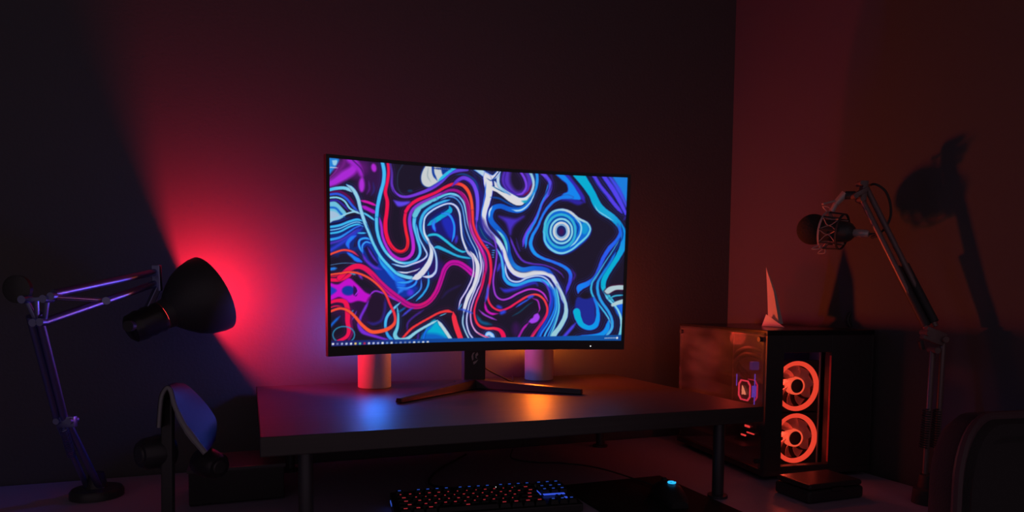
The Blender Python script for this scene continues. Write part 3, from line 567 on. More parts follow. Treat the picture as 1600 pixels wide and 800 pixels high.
# ------------------------------------------------------------ lit screen: painted wallpaper carried by a fine mesh
def make_screen():
    im=make_wallpaper(); NU,NV=660,372
    s=np.linspace(-MW/2,MW/2,NU+1); t=np.linspace(-MH/2,MH/2,NV+1); S_,T_=np.meshgrid(s,t)
    a=S_/MR; Lc=np.stack([MR*np.sin(a),MR*np.cos(a)-MR,T_],-1); Mn=np.array(_M); P=Lc@Mn.T+np.array([SPX,SPY,SPZ])
    # where each wallpaper pixel lies on the panel (the tracing's own perspective, removed here)
    f,r,u=np.array(_f),np.array(_r),np.array(_u); d=P@f; X=CX+F*(P@r)/d; Y=CY-F*(P@u)/d
    x=(X-X0)*SS; y=(Y-Y0)*SS; acc=0
    for ox in(-.9,0,.9):
        for oy in(-.9,0,.9):
            xi=np.clip(x+ox,0,im.shape[1]-1.01); yi=np.clip(y+oy,0,im.shape[0]-1.01); ix=xi.astype(int); iy=yi.astype(int)
            acc=acc+im[iy,ix]
    c=acc/9/255.; lin=np.where(c<=.04045,c/12.92,((c+.055)/1.055)**2.4)
    verts=(P+np.array([0,0,CZ])).reshape(-1,3); n=NU+1
    i,j=np.meshgrid(np.arange(NU),np.arange(NV)); v=(j*n+i).ravel(); faces=np.stack([v,v+1,v+n+1,v+n],1)
    me=bpy.data.meshes.new('screen'); me.vertices.add(len(verts)); me.vertices.foreach_set('co',verts.astype(np.float32).ravel())
    me.loops.add(faces.size); me.loops.foreach_set('vertex_index',faces.astype(np.int32).ravel())
    me.polygons.add(len(faces)); me.polygons.foreach_set('loop_start',np.arange(0,faces.size,4,dtype=np.int32))
    me.update(calc_edges=True); me.validate()
    ca=me.color_attributes.new('picture','FLOAT_COLOR','POINT'); ca.data.foreach_set('color',np.concatenate([lin.reshape(-1,3),np.ones((len(verts),1))],1).astype(np.float32).ravel())
    m=bpy.data.materials.new('lit_display'); m.use_nodes=True; nt=m.node_tree; b=nt.nodes['Principled BSDF']
    b.inputs['Base Color'].default_value=(.004,.004,.004,1); b.inputs['Roughness'].default_value=.35
    at_=nt.nodes.new('ShaderNodeAttribute'); at_.attribute_name='picture'; nt.links.new(at_.outputs['Color'],b.inputs['Emission Color']); b.inputs['Emission Strength'].default_value=E_SCREEN
    me.materials.append(m)
    for p in me.polygons: p.use_smooth=True
    o=bpy.data.objects.new('screen',me); COL.objects.link(o); o.parent=mon; o.matrix_parent_inverse=parent_world(mon).inverted()
    tag(o,'lit display showing swirling neon ribbons, icons and a blue task bar')
make_screen()
# ------------------------------------------------------------ monitor stand
hub=Vector((-.094,1.665,ST)); yd=Vector((-math.sin(YAW),math.cos(YAW),0)); xd=Vector((math.cos(YAW),math.sin(YAW),0))
colm=MB().box(hub+Vector((0,0,.012+.11)),(.0545,.026,.22),rz=YAW,bev=.003).build('stand_column',BLACK,mon)
MB().box(hub-yd*.02+Vector((0,0,.225)),(.07,.035,.06),rz=YAW,bev=.006).build('mounting_block',BLACK,mon)
# dragon-like crest: curved claw shapes on the column front
ec=hub-yd*.0140+Vector((0,0,.0735)); em=MB()
for poly in ([(-.009,.004),(-.006,.012),(-.001,.014),(-.005,.007),(-.004,-.003),(-.007,-.006)],[(.001,.009),(.006,.014),(.008,.008),(.003,.003),(.006,-.002),(.001,.000)],[(-.005,-.010),(.002,-.007),(.008,-.004),(.003,-.011),(-.003,-.016)]):
    em.prism([(a,b) for a,b in poly],ec,xd,(0,0,1),.0009)
em.build('crest_emblem',mat('emblem_metal',(.5,.42,.42),.35,metal=.8),colm)
def leg(tip,w0,w1,h0,h1):
    d=(tip-hub).normalized(); n=Vector((-d.y,d.x,0)); a=hub+d*.0; pts=[]
    for p,w,h in((a,w0,h0),(hub.lerp(tip,.35),(w0+w1)/2*1.05,h0*.8),(tip,w1,h1)):
        for sg in(1,-1):
            pts+= [p+n*w*sg+Vector((0,0,.0008)),p+n*w*sg*.7+Vector((0,0,h))]
    m=MB(); b=m.b; R=[]
    for k in range(3):
        q=pts[4*k:4*k+4]; R.append([b.verts.new(q[0]),b.verts.new(q[1]),b.verts.new(q[3]),b.verts.new(q[2])])
    for A,B_ in zip(R,R[1:]):
        for k in range(4): b.faces.new((A[k],A[(k+1)%4],B_[(k+1)%4],B_[k]))
    b.faces.new(R[0]); b.faces.new(R[-1][::-1]); return m
LEGM=mat('stand_leg_metal',(.05,.045,.045),.3,metal=.2)
leg(Vector((-.234,1.402,ST)),.024,.008,.022,.011).build('stand_leg',LEGM,mon,bevel=.0015)
leg(Vector((.161,1.557,ST)),.024,.010,.022,.012).build('stand_leg',LEGM,mon,bevel=.0015)
MB().box(hub+yd*.02+Vector((0,0,.007)),(.075,.06,.0125),rz=YAW,bev=.003).build('stand_base',BLACK,mon)
# cable behind the stand
def zrest(p,z): return Vector((p[0],p[1],z))
c0=at(758,575,1.70)
tag(MB().tube([at(752,570,1.71),c0,at(772,583,1.715),at(788,591,1.72),zrest(at(800,598,1.76),ST+.0025),zrest(at(802,597,1.82),ST+.0025),zrest(at(800,592,1.90),ST+.0025)],.0022).build('power_cable',MATTE),'thin black cable sagging from behind the monitor stand onto the shelf','cable')
# ------------------------------------------------------------ two cylindrical table lamps
def can_lamp(px,Y,r,label,col,power,emx,dome,aim):
    x=(px-800)/F*Y; c=Vector((x,Y+r*.95,ST))
    t=thing('table_lamp',label,'lamp',c,group='cylindrical table lamps behind the monitor'); h=.093
    MB().lathe([(0.0005,0),(.0005,r-.001),(.002,r),(h-.003,r),(h,r-.003),(h,0)],c,n=64).build('lamp_body',WHITE,t,smooth=True)
    e=MB().lathe([(.0005,0),(.0005,dome),(.016,dome*1.02),(.030,dome*.8),(.034,dome*.4),(.036,0)],c+Vector((0,0,h)),n=32).build('glowing_diffuser',emx,t,smooth=True)
    lamp('lamp_light',c+Vector((0,0,h+.045)),power,col,.02,t,aim)
    lamp('lamp_light',c+Vector((0,0,h+.04)),power*(.5 if col==C_BLUE else .16),col,.03,t)
can_lamp(579.5,1.618,.0397,'pale cylindrical lamp under the left half of the monitor, its side lit red',C_BLUE,P_BLUE,emis('cyan_diffuser',(.02,.22,1),75),.021,(-.85,-.5,.12))
can_lamp(843.5,1.811,.0388,'pale cylindrical lamp under the right half of the monitor, its side lit magenta',C_ORANGE,P_ORANGE,emis('amber_diffuser',(1,.22,.01),125),.021,(.95,-.28,.18))
# ------------------------------------------------------------ architect lamp (left)
def rods(mb,a,b,r): mb.cyl(a,b,r,n=12)
lb=at(152,780,1.40); lb.z=.75
dl=thing('desk_lamp','black architect lamp with jointed arms at the left, shade turned to the glowing red wall','lamp',lb)
MB().lathe([(0.0003,0),(.0003,.05),(.012,.05),(.018,.046),(.02,.02),(.05,.014),(.05,0)],lb,n=40).build('base',SATIN,dl,smooth=True)
J=at(100,657,1.30); J2=at(56,492,1.18)
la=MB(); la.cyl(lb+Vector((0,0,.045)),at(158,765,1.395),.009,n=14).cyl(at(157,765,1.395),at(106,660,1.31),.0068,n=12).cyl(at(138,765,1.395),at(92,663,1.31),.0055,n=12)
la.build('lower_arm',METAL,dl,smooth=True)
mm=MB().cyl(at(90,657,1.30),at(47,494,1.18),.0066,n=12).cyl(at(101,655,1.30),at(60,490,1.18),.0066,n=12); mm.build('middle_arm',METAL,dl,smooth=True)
def spring(a,b,r,turns,w=.0011):
    a,b=Vector(a),Vector(b); x,y,z=frame(b-a); L=(b-a).length; n=turns*8
    return MB().tube([a+z*L*i/n+(x*math.cos(i*math.pi/4)+y*math.sin(i*math.pi/4))*r for i in range(n+1)],w,n=5,smooth=1)
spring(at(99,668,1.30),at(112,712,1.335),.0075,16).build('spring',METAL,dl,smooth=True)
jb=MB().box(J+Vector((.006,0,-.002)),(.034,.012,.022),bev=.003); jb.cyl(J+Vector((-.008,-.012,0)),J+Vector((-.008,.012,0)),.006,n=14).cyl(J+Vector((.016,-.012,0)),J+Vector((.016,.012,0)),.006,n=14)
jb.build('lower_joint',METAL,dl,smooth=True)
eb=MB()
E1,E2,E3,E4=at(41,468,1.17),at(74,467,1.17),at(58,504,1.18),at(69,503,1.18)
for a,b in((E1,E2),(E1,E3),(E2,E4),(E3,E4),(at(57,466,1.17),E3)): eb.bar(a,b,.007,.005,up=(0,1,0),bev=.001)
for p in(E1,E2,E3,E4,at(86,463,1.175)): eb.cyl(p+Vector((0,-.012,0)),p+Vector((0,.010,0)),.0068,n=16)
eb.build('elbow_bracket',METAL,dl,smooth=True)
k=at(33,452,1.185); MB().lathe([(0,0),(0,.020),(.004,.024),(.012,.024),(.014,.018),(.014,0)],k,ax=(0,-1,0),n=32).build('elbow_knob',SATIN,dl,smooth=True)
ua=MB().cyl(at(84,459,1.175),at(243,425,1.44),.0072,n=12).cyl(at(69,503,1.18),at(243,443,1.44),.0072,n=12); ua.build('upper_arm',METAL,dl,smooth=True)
MB().cyl(at(86,464,1.17),at(166,469,1.27),.0030,n=10).cyl(at(88,467,1.17),at(166,471,1.27),.0018,n=8).build('brace_rod',STEEL,dl,smooth=True)
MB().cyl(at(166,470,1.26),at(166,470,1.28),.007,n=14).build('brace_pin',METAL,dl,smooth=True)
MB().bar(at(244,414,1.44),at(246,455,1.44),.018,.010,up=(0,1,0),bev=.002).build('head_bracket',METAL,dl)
ax=Vector((.60,.68,.40)).normalized(); rim=at(331,459,1.52)
prof=[(0,.083),(-.012,.0825),(-.035,.077),(-.056,.067),(-.074,.053),(-.088,.040),(-.096,.031),(-.112,.029),(-.112,.027),(-.094,.029),(-.086,.038),(-.072,.051),(-.054,.065),(-.034,.075),(-.012,.0805),(0,.081),(0,.083)]; prof=[(a*1.04,b*1.04) for a,b in prof]
MB().lathe(prof,rim,ax,n=72).build('lamp_shade',mat('shade_black',(.05,.05,.055),.5),dl,smooth=True)
hs=MB().lathe([(a*1.04,b*1.04) for a,b in [(-.113,.0),(-.113,.029),(-.122,.031),(-.130,.029),(-.140,.031),(-.148,.029),(-.158,.031),(-.166,.029),(-.176,.028),(-.182,.02),(-.182,0)]],rim,ax,n=36)
hs.build('socket_housing',mat('housing_metal',(.06,.06,.06),.3,metal=.6),dl,smooth=True)
hc=rim-ax*.165
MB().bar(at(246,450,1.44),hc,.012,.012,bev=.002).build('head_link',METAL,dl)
kn=hc-Vector((.0,.03,.0)); MB().cyl(kn,kn+Vector((0,-.014,0)),.011,n=20).build('tilt_knob',SATIN,dl,smooth=True)
MB().lathe([(-.108,0),(-.108,.013),(-.085,.014),(-.066,.02),(-.052,.021),(-.042,.016),(-.037,.008),(-.036,0)],rim,ax,n=32).build('bulb',emis('red_bulb',(1,.05,.05),4),dl,smooth=True)
lamp('bulb_light',rim-ax*.020,P_RED,C_RED,.012,dl)
# ------------------------------------------------------------ headset on its stand (left)
hb=at(262,790,1.16); hb.z=.75
hst=thing('headset_stand','black stand holding the headset, on the desk left of the raised shelf','stand',hb)
MB().lathe([(0.0003,0),(.0003,.055),(.008,.055),(.012,.048),(.012,0)],hb,n=40).build('base',SATIN,hst,smooth=True)
topb=at(262,622,1.16)
MB().bar(hb+Vector((0,0,.012)),topb,.02,.012,up=(0,1,0),bev=.003).build('pole',SATIN,hst)
hd=thing('headset','black over-ear headset hanging on a stand, band edge catching red and blue light','headset',topb)
# band: swept strip from the left cup over the crown to the right cup
nearp=[at(248,668,1.13),at(250,640,1.13),at(253,618,1.13),at(261,606,1.13),at(267,612,1.13),at(273,634,1.13),at(286,662,1.13),at(302,685,1.13),at(321,708,1.13)]
farp=[at(262,660,1.24),at(266,630,1.24),at(272,610,1.24),at(281,602,1.24),at(293,606,1.24),at(310,622,1.24),at(327,643,1.24),at(336,662,1.24),at(334,690,1.24)]
def sweep(A,B_,th):
    m=MB(); b=m.b; rows=[]; n=len(A)
    def cr(P):
        Q=[2*P[0]-P[1]]+P+[2*P[-1]-P[-2]]; out=[]
        for i in range(1,len(Q)-2):
            for k in range(6):
                t=k/6;a,b_,c,d=Q[i-1],Q[i],Q[i+1],Q[i+2]; out.append(.5*((2*b_)+(c-a)*t+(2*a-5*b_+4*c-d)*t*t+(3*b_-a-3*c+d)*t**3))
        return out+[P[-1]]
    a_,c_=cr(A),cr(B_); N=len(a_)
    for i in range(N):
        tg=(a_[min(i+1,N-1)]-a_[max(i-1,0)]); w=c_[i]-a_[i]; nn=tg.cross(w).normalized()*th
        rows.append([b.verts.new(a_[i]+nn),b.verts.new(a_[i].lerp(c_[i],.5)+nn*1.6),b.verts.new(c_[i]+nn),b.verts.new(c_[i]-nn),b.verts.new(a_[i]-nn)])
    for A2,B2 in zip(rows,rows[1:]):
        for k in range(5): b.faces.new((A2[k],A2[(k+1)%5],B2[(k+1)%5],B2[k]))
    b.faces.new(rows[0]); b.faces.new(rows[-1][::-1]); return m
HB=mat('headset_padding',(.010,.010,.011),.6,bump=.1,scale=120)
bd=sweep(nearp,farp,.004).build('headband',HB,hd,smooth=True)
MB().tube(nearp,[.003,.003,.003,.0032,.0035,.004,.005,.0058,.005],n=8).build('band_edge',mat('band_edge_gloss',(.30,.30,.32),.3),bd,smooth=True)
MB().tube(farp,.0026,n=8).build('band_edge',mat('band_edge_gloss',(1,1,1)),bd,smooth=True)
def cup(c,a,r,nm='ear_cup'):
    e=MB().lathe([(-.03,0),(-.03,r*.72),(-.022,r*.9),(-.004,r*.95),(0,r),(.012,r),(.022,r*.92),(.024,r*.5),(.016,r*.42),(.016,0)],c,a,n=40).build(nm,mat('ear_cup_shell',(.03,.03,.035),.35),hd,smooth=True)
    MB().lathe([(-.0325,0),(-.0325,r*.42),(-.0302,r*.5),(-.0302,0)],c,a,n=32).build('cap_disc',SATIN,e,smooth=True)
cup(at(246,706,1.17),(.55,.8,0),.030); cup(at(327,724,1.20),(-.8,.5,.1),.026)
# ------------------------------------------------------------ box on the desk beside the shelf
bx=at(362,772,1.44); bx.z=.75
bb=thing('storage_box','low black box on the desk under the left end of the raised shelf','box',SF(-.11,.42,.75),TH)
ROOTLOCAL[0]=True
MB().box((.07,0,.035),(.18,.14,.066),bev=.003).build('box_body',mat('box_black',(.03,.028,.03),.4),bb)
MB().box((.07,0,.0715),(.186,.146,.008),bev=.002).build('lid',mat('box_lid_black',(.10,.09,.10),.35),bb)
# ------------------------------------------------------------ computer case
pc=thing('computer_case','black computer case with glass side and two glowing red fans, right of the monitor','computer',(.582,1.553,.75),math.radians(14))
W,D,Hc=.29,.42,.351; CB=mat('case_black',(.05,.05,.052),.4)
def pb(name,x0,x1,y0,y1,z0,z1,m=CB,par=pc,bev=.0015): return MB().box(((x0+x1)/2,(y0+y1)/2,(z0+z1)/2),(x1-x0,y1-y0,z1-z0),bev=bev).build(name,m,par)
TOPM=mat('case_top_gloss',(.015,.015,.016),.22)
pb('top_panel',0,W,0,D,Hc-.012,Hc,TOPM); pb('bottom_panel',0,W,0,D,.012,.026); pb('rear_panel',.005,W,D-.012,D,.026,Hc-.012)
pb('right_panel',W-.006,W,.0,D-.012,.026,Hc-.012)
fr=MB(); 
for a in((0,.045,0,.022,.026,Hc-.012),(.172,W-.006,0,.022,.026,Hc-.012),(.045,.172,0,.02,.026,.034),(.045,.172,0,.02,Hc-.052,Hc-.012)):
    fr.box(((a[0]+a[1])/2,(a[2]+a[3])/2,(a[4]+a[5])/2),(a[1]-a[0],a[3]-a[2],a[5]-a[4]),bev=.001)
fr.build('front_frame',CB,pc)
pb('front_glass',.0452,.1718,.004,.007,.0342,Hc-.0522,glass('front_glass_tint',(.93,.9,.9),.02),bev=0)
pb('glass_edge_glint',.1700,.1707,-.0022,.0035,.04,Hc-.06,mat('red_glint_colour',(.7,.12,.12),.25),bev=0)  # red reflection at the glass edge, modelled as a coloured sliver
sp=pb('side_glass',-.0035,.0,.008,D-.012,.030,Hc-.006,glass('side_glass_tint',(.7,.66,.68),.06,1.6,dust=.055),bev=0)
tag(sp,'tinted glass side panel with red reflections')
for y in(.02,D-.026):
    for z in(.045,Hc-.022): MB().cyl((-.0095,y,z),(-.0036,y,z),.0058,n=18).build('thumbscrew',SATIN,sp,smooth=True)
for x in(.03,W-.03):
    for y in(.04,D-.04): MB().cyl((x,y,.0004),(x,y,.0118),.014,n=20).build('foot',MATTE,pc,smooth=True)
pb('motherboard_tray',.165,.169,.03,D-.014,.028,Hc-.014,mat('tray_grey',(.3,.28,.28),.4))
mbd=pb('motherboard',.160,.1645,.13,D-.03,.06,Hc-.03,mat('circuit_board',(.12,.11,.12),.5,bump=.5,scale=90))
RING=emis('fan_ring_red',(1,.07,.035),.95); HUBR=emis('fan_hub_red',(1,.10,.045),1.0)
BLD=mat('fan_blade_translucent',(.55,.35,.33),.35)
_bt=BLD.node_tree.nodes['Principled BSDF']; _bt.inputs['Transmission Weight'].default_value=.0
for z in(.2165,.0915):
    fc=Vector((.1065,.045,z)); fo=MB(); r=.0605
    # square frame with round hole
    N=48; b=fo.b; ring=[]; sq=[]
    for i in range(N):
        a=2*math.pi*i/N; c,s_=math.cos(a),math.sin(a); k=.0605/max(abs(c),abs(s_)); sq.append((c*k,s_*k)); ring.append((c*.0598,s_*.0598))
    v=[[b.verts.new(fc+Vector((p[0],yy,p[1]))) for p in P] for P,yy in((sq,-.012),(ring,-.012),(ring,.012),(sq,.012))]
    for q in range(4):
        A,B_=v[q],v[(q+1)%4]
        for i in range(N): b.faces.new((A[i],A[(i+1)%N],B_[(i+1)%N],B_[i]))
    fn=fo.build('fan',CB,pc)
    MB().lathe([(-.013,.0585),(-.0125,.0595),(-.006,.0595),(-.006,.0495),(-.009,.0490),(-.013,.0505),(-.013,.0585)],fc,(0,1,0),n=64).build('light_ring',RING,fn,smooth=True)
    MB().lathe([(-.0125,.0168),(-.0125,.0205),(-.004,.0215),(.006,.0215),(.006,.0),],fc,(0,1,0),n=40).build('glowing_hub_ring',HUBR,fn,smooth=True)
    MB().lathe([(-.0120,0),(-.0120,.0165),(-.0100,.0167),(-.0100,0)],fc,(0,1,0),n=40).build('hub_cap',SATIN,fn,smooth=True)
    bl=MB(); b=bl.b
    for k in range(9):
        a0=2*math.pi*k/9; rows=[]
        for i in range(7):
            rr=.0215+(.0495-.0215)*i/6; a=a0+.35*(i/6)**1.3; wd_=.30-.02*i/6
            e=[]
            for sgn,yy in((-1,-.008),(1,.006)):
                aa=a+sgn*wd_; e.append((rr*math.cos(aa),yy,rr*math.sin(aa)))
            rows.append([b.verts.new(fc+Vector(e[0])),b.verts.new(fc+Vector(e[1])),b.verts.new(fc+Vector(e[1])+Vector((0,.0012,0))),b.verts.new(fc+Vector(e[0])+Vector((0,.0012,0)))])
        for A,B_ in zip(rows,rows[1:]):
            for q in range(4): b.faces.new((A[q],A[(q+1)%4],B_[(q+1)%4],B_[q]))
        b.faces.new(rows[0]); b.faces.new(rows[-1][::-1])
    bl.build('fan_blades',BLD,fn,smooth=True)
    lamp('fan_light',fc+Vector((-.036,-.012,0)),P_FAN,(1,.08,.04),.008,fn)
    # struts behind
    MB().bar(fc+Vector((-.058,.010,-.03)),fc+Vector((.058,.010,.03)),.006,.003,up=(0,1,0)).bar(fc+Vector((-.03,.0102,.058)),fc+Vector((.03,.0102,-.058)),.006,.003,up=(0,1,0)).build('strut',SATIN,fn)
VIO=emis('violet_led',(.20,.10,1),1.1)
pb('radiator',.046,.158,.060,.088,.03,Hc-.04,mat('radiator_fins',(.02,.02,.02),.5,bump=1,scale=400))
MB().bar((.07,.03,Hc-.0475),(.155,.03,Hc-.0475),.003,.003).bar((.09,.026,Hc-.040),(.135,.026,Hc-.040),.003,.002).build('blue_light_strip',emis('blue_led',(.05,.08,1),.8),pc)
# pump head with emblem, facing the side glass
pcx,pcy,pcz=.09,.222,.182
pm=MB(); oc=[(-.027,-.016),(-.016,-.027),(.016,-.027),(.027,-.016),(.027,.016),(.016,.027),(-.016,.027),(-.027,.016)]
pm.prism([(a,b) for a,b in oc],(.160,pcy,pcz),(0,-1,0),(0,0,1),-.0695) if False else pm.prism(oc,(pcx,pcy,pcz),(0,1,0),(0,0,1),.070)
pmp=pm.build('pump_head',SATIN,pc)
def octring(k0,k1,x,th,yo=0):
    m=MB(); b=m.b; A=[[b.verts.new((x+dx,pcy+yo+a*k,pcz+c*k)) for a,c in oc] for k,dx in((k0,0),(k1,0),(k1,th),(k0,th))]
    for q in range(4):
        for i in range(8): b.faces.new((A[q][i],A[q][(i+1)%8],A[(q+1)%4][(i+1)%8],A[(q+1)%4][i]))
    return m
octring(.88,1.0,pcx-.0035,.003).build('light_ring',emis('pump_red',(1,.05,.09),2.2),pmp)
octring(.98,1.04,pcx+.016,.004).build('light_ring',emis('pump_red2',(.9,.02,.09),1.5),pmp)
MB().box((pcx+.008,pcy-.0285,pcz),(.012,.002,.03)).build('side_light',VIO,pmp)
sl=MB(); sx=pcx-.0028
sl.prism([(-.009,-.012),(-.006,-.012),(-.006,.012),(-.009,.012)],(sx,pcy,pcz),(0,-1,0),(0,0,1),.0012)
sl.prism([(-.004,-.011),(.010,-.011),(.005,-.002),(-.004,.010)],(sx,pcy,pcz),(0,-1,0),(0,0,1),.0012)
sl.build('sail_emblem',emis('sail_orange',(1,.30,.16),2.4),pmp)
for dz in(.010,-.010):
    MB().tube([(pcx+.02,pcy+.012,pcz+.02+dz),(pcx+.0,pcy+.05,pcz+.07+dz),(.08,pcy-.02,pcz+.105+dz*.8),(.10,.13,pcz+.09+dz),(.11,.089,pcz+.05+dz)],.0062,n=12).build('coolant_tube',MATTE,pc,smooth=True)
for k in range(4):
    rs=pb('memory_stick',.118,.1598,.160+k*.009,.1625+k*.009,.215,.30,SATIN,bev=.0005)
gp=pb('graphics_card',.045,.158,.10,D-.035,.095,.130,mat('card_shroud',(.02,.02,.022),.4))
REDL=emis('red_strip',(1,.06,.05),2.5)
MB().box((.0444,.31,.1135),(.001,.035,.003)).build('light_strip',REDL,gp); MB().box((.0444,.165,.1135),(.001,.045,.003)).build('light_strip',REDL,gp)
MB().box((.043,.135,.104),(.002,.02,.005)).build('light_strip',REDL,gp)
MB().box((.046,.125,.088),(.002,.03,.003)).build('light_strip',REDL,gp); MB().box((.046,.155,.078),(.002,.02,.004)).build('light_strip',REDL,gp); MGS=emis('magenta_strip',(.9,.04,.14),1.2); MB().box((.05,.13,.139),(.02,.03,.002)).build('light_strip',MGS,gp); MB().box((.05,.125,.152),(.02,.025,.0015)).build('light_strip',MGS,gp)
MB().box((.0445,.20,.122),(.001,.14,.006)).build('edge_trim',STEEL,gp)
MB().box((.02,.078,.262),(.018,.014,.020),bev=.002).build('fan_hub_light',emis('violet_hub',(.12,.08,.6),.3),pc)
MB().box((.02,.074,.205),(.002,.002,.075)).build('light_tube',VIO,pc)
MB().box((.09,.262,.205),(.002,.002,.032)).build('light_tube',VIO,pc)
lamp('case_fill_light',(.055,.22,.322),.5,(1,.06,.03),.02,pc)  # added fill that brightens the interior behind the side glass
pb('power_cover',.01,.158,.10,D-.014,.028,.062,CB)
ROOTLOCAL[0]=False
# ------------------------------------------------------------ on top of the case: white finned aerial, cable loop
PT_=.75+Hc
A0=at(1206,512,1.77); A0.z=PT_
an=thing('finned_aerial','white pointed fin aerial with triangular foot standing on top of the computer case','aerial',A0)
tip=at(1197,418,1.775)
b1=at(1200,497,1.795); b2=at(1217,506,1.74); m1=at(1199,460,1.785); m2=at(1209,456,1.75)
b1.z=max(b1.z,PT_+.001); b2.z=max(b2.z,PT_+.001)
bk=Vector((.015,.010,0))
fin=MB(); b=fin.b
fr_=[tip,m1,b1,b2,m2]; bk_=[tip+bk*.08,m1+bk*.5,b1+bk,b2+bk,m2+bk*.5]
A=[b.verts.new(p) for p in fr_]; B_=[b.verts.new(p) for p in bk_]
b.faces.new(A); b.faces.new(B_[::-1])
for i in range(5): b.faces.new((A[i],A[(i+1)%5],B_[(i+1)%5],B_[i]))
fin.build('fin',WHITE,an)
def onpc(p): p=Vector(p); p.z=PT_+.0006; return p
q1,q2,q3=onpc(at(1190,511,1.775)),onpc(at(1226,512,1.72)),onpc(at(1216,511,1.80)); tp_=at(1197,491,1.765)
MB().hull([q1,q2,q3,tp_]).build('foot',WHITE,an)
lp=at(1337,515,1.72); lp.z=PT_
cl=[]
tag(MB().tube([lp+Vector((-.014,0,.004)),lp+Vector((-.020,.003,.02)),lp+Vector((-.012,.006,.038)),lp+Vector((.002,.008,.043)),lp+Vector((.016,.004,.036)),lp+Vector((.020,-.002,.018)),lp+Vector((.018,-.006,.004))],.0045,n=12).tube([lp+Vector((-.016,.01,.004)),lp+Vector((-.012,.012,.028)),lp+Vector((.0,.014,.036)),lp+Vector((.012,.012,.026)),lp+Vector((.014,.01,.004))],.004,n=10).build('cable_loop',BLACK),'small black arched cable loop standing on the right of the computer case top','cable')
# ------------------------------------------------------------ microphone boom arm
mb_=at(1447,795,1.40); mb_.z=.75
ma=thing('microphone_stand','black sprung boom arm rising from the desk at the right, holding the microphone','microphone stand',mb_)
MB().lathe([(0.0003,0),(.0003,.028),(.03,.026),(.034,.018),(.06,.015),(.06,0)],mb_,n=28).build('clamp',MATTE,ma,smooth=True)
MB().cyl(at(1448,778,1.40),at(1452,760,1.402),.011,n=16).build('swivel_post',MATTE,ma,smooth=True)
AR=mat('boom_metal',(.26,.18,.18),.4,metal=.3)
Ya,Yb=1.405,1.47
MB().cyl(at(1444,768,Ya),at(1457,548,1.44),.0055,n=12).cyl(at(1460,766,Ya),at(1474,532,1.44),.0055,n=12).build('lower_arm',AR,ma,smooth=True)
for a,b_ in(((1442,700),(1448,640)),((1459,700),(1464,640))): spring(at(*a,1.41),at(*b_,1.425),.0075,16,.0012).build('spring',MATTE,ma,smooth=True)
jm=MB().bar(at(1443,519,1.44),at(1474,531,1.44),.028,.016,up=(0,1,0),bev=.003)
for p in((1446,520),(1471,530),(1458,547)): q=at(*p,1.44); jm.cyl(q+Vector((0,-.016,0)),q+Vector((0,.012,0)),.0065,n=16)
jm.build('elbow_joint',AR,ma,smooth=True)
kq=at(1441,546,1.425); MB().bar(kq,at(1438,532,1.425),.01,.008,bev=.002).build('elbow_knob',SATIN,ma)
MB().cyl(at(1447,512,1.445),at(1343,304,1.56),.0060,n=14).cyl(at(1462,510,1.445),at(1354,294,1.56),.0060,n=14).build('upper_arm',AR,ma,smooth=True)
for a,b_ in(((1447,509),(1400,418)),((1460,503),(1414,414))): MB().cyl(at(*a,1.445),at(*b_,1.50),.0088,n=14).build('spring_sleeve',MATTE,ma,smooth=True)
hm=MB().bar(at(1351,283,1.56),at(1346,318,1.56),.012,.018,up=(0,1,0),bev=.002).bar(at(1353,296,1.555),at(1334,306,1.555),.010,.022,up=(0,1,0),bev=.002)
for p in((1344,287),(1344,312),(1334,307)): q=at(*p,1.555); hm.cyl(q+Vector((0,-.012,0)),q+Vector((0,.012,0)),.0055,n=16)
hm.build('head_joint',AR,ma,smooth=True)
MB().cyl(at(1336,305,1.56),at(1321,305,1.57),.009,n=16).build('swivel',MATTE,ma,smooth=True)
MB().cyl(at(1321,302,1.57),at(1306,318,1.58),.009,.0075,n=18).cyl(at(1306,318,1.58),at(1300,330,1.585),.006,n=14).build('mount_stem',mat('bright_fitting',(.6,.5,.48),.3,metal=.2),ma,smooth=True)
MB().bar(at(1304,314,1.57),at(1285,319,1.565),.007,.004,bev=.001).build('wing_screw',mat('bright_fitting',(1,1,1)),ma)
# shock mount: two hoops, cage and elastic
mc=at(1302,361,1.60); mx=(at(1338,373,1.56)-at(1268,367,1.63)); mx.normalize()
sm=MB().lathe([(-.002,.0405),(.002,.0405),(.002,.0435),(-.002,.0435),(-.002,.0405)],mc-mx*.018,mx,n=48).build('mount_hoop',mat('hoop_metal',(.6,.5,.5),.3),ma,smooth=True)
MB().lathe([(-.002,.0385),(.002,.0385),(.002,.0415),(-.002,.0415),(-.002,.0385)],mc+mx*.020,mx,n=48).build('mount_hoop',MATTE,ma,smooth=True)
fx,fy,fz=frame(mx); el=MB()
for i in range(8):
    a=2*math.pi*i/8; d=fx*math.cos(a)+fy*math.sin(a); a2=a+.4; d2=fx*math.cos(a2)+fy*math.sin(a2)
    MB().cyl(mc-mx*.018+d*.042,mc+mx*.020+d*.040,.0018,n=8).build('mount_rod',MATTE,ma,smooth=True)
    el.tube([mc-mx*.018+d*.041,mc-mx*.004+d2*.027,mc+mx*.020+d*.039],.0013,n=6,smooth=3)
    el.tube([mc-mx*.018+d*.041,mc-mx*.002+(fx*math.cos(a-.4)+fy*math.sin(a-.4))*.027,mc+mx*.020+d*.039],.0013,n=6,smooth=3)
el.build('elastic_cord',mat('elastic',(.6,.4,.38),.6),ma,smooth=True)
for i in(2,5,6): 
    a=2*math.pi*i/8+.2; d=fx*math.cos(a)+fy*math.sin(a); p=mc-mx*.018+d*.043
    MB().tube([p,p+d*.012-mx*.012,p+d*.010+mx*.004,p+mx*.004],.0014,n=6,smooth=3).build('cord_clip',mat('hoop_metal',(1,1,1)),ma,smooth=True)
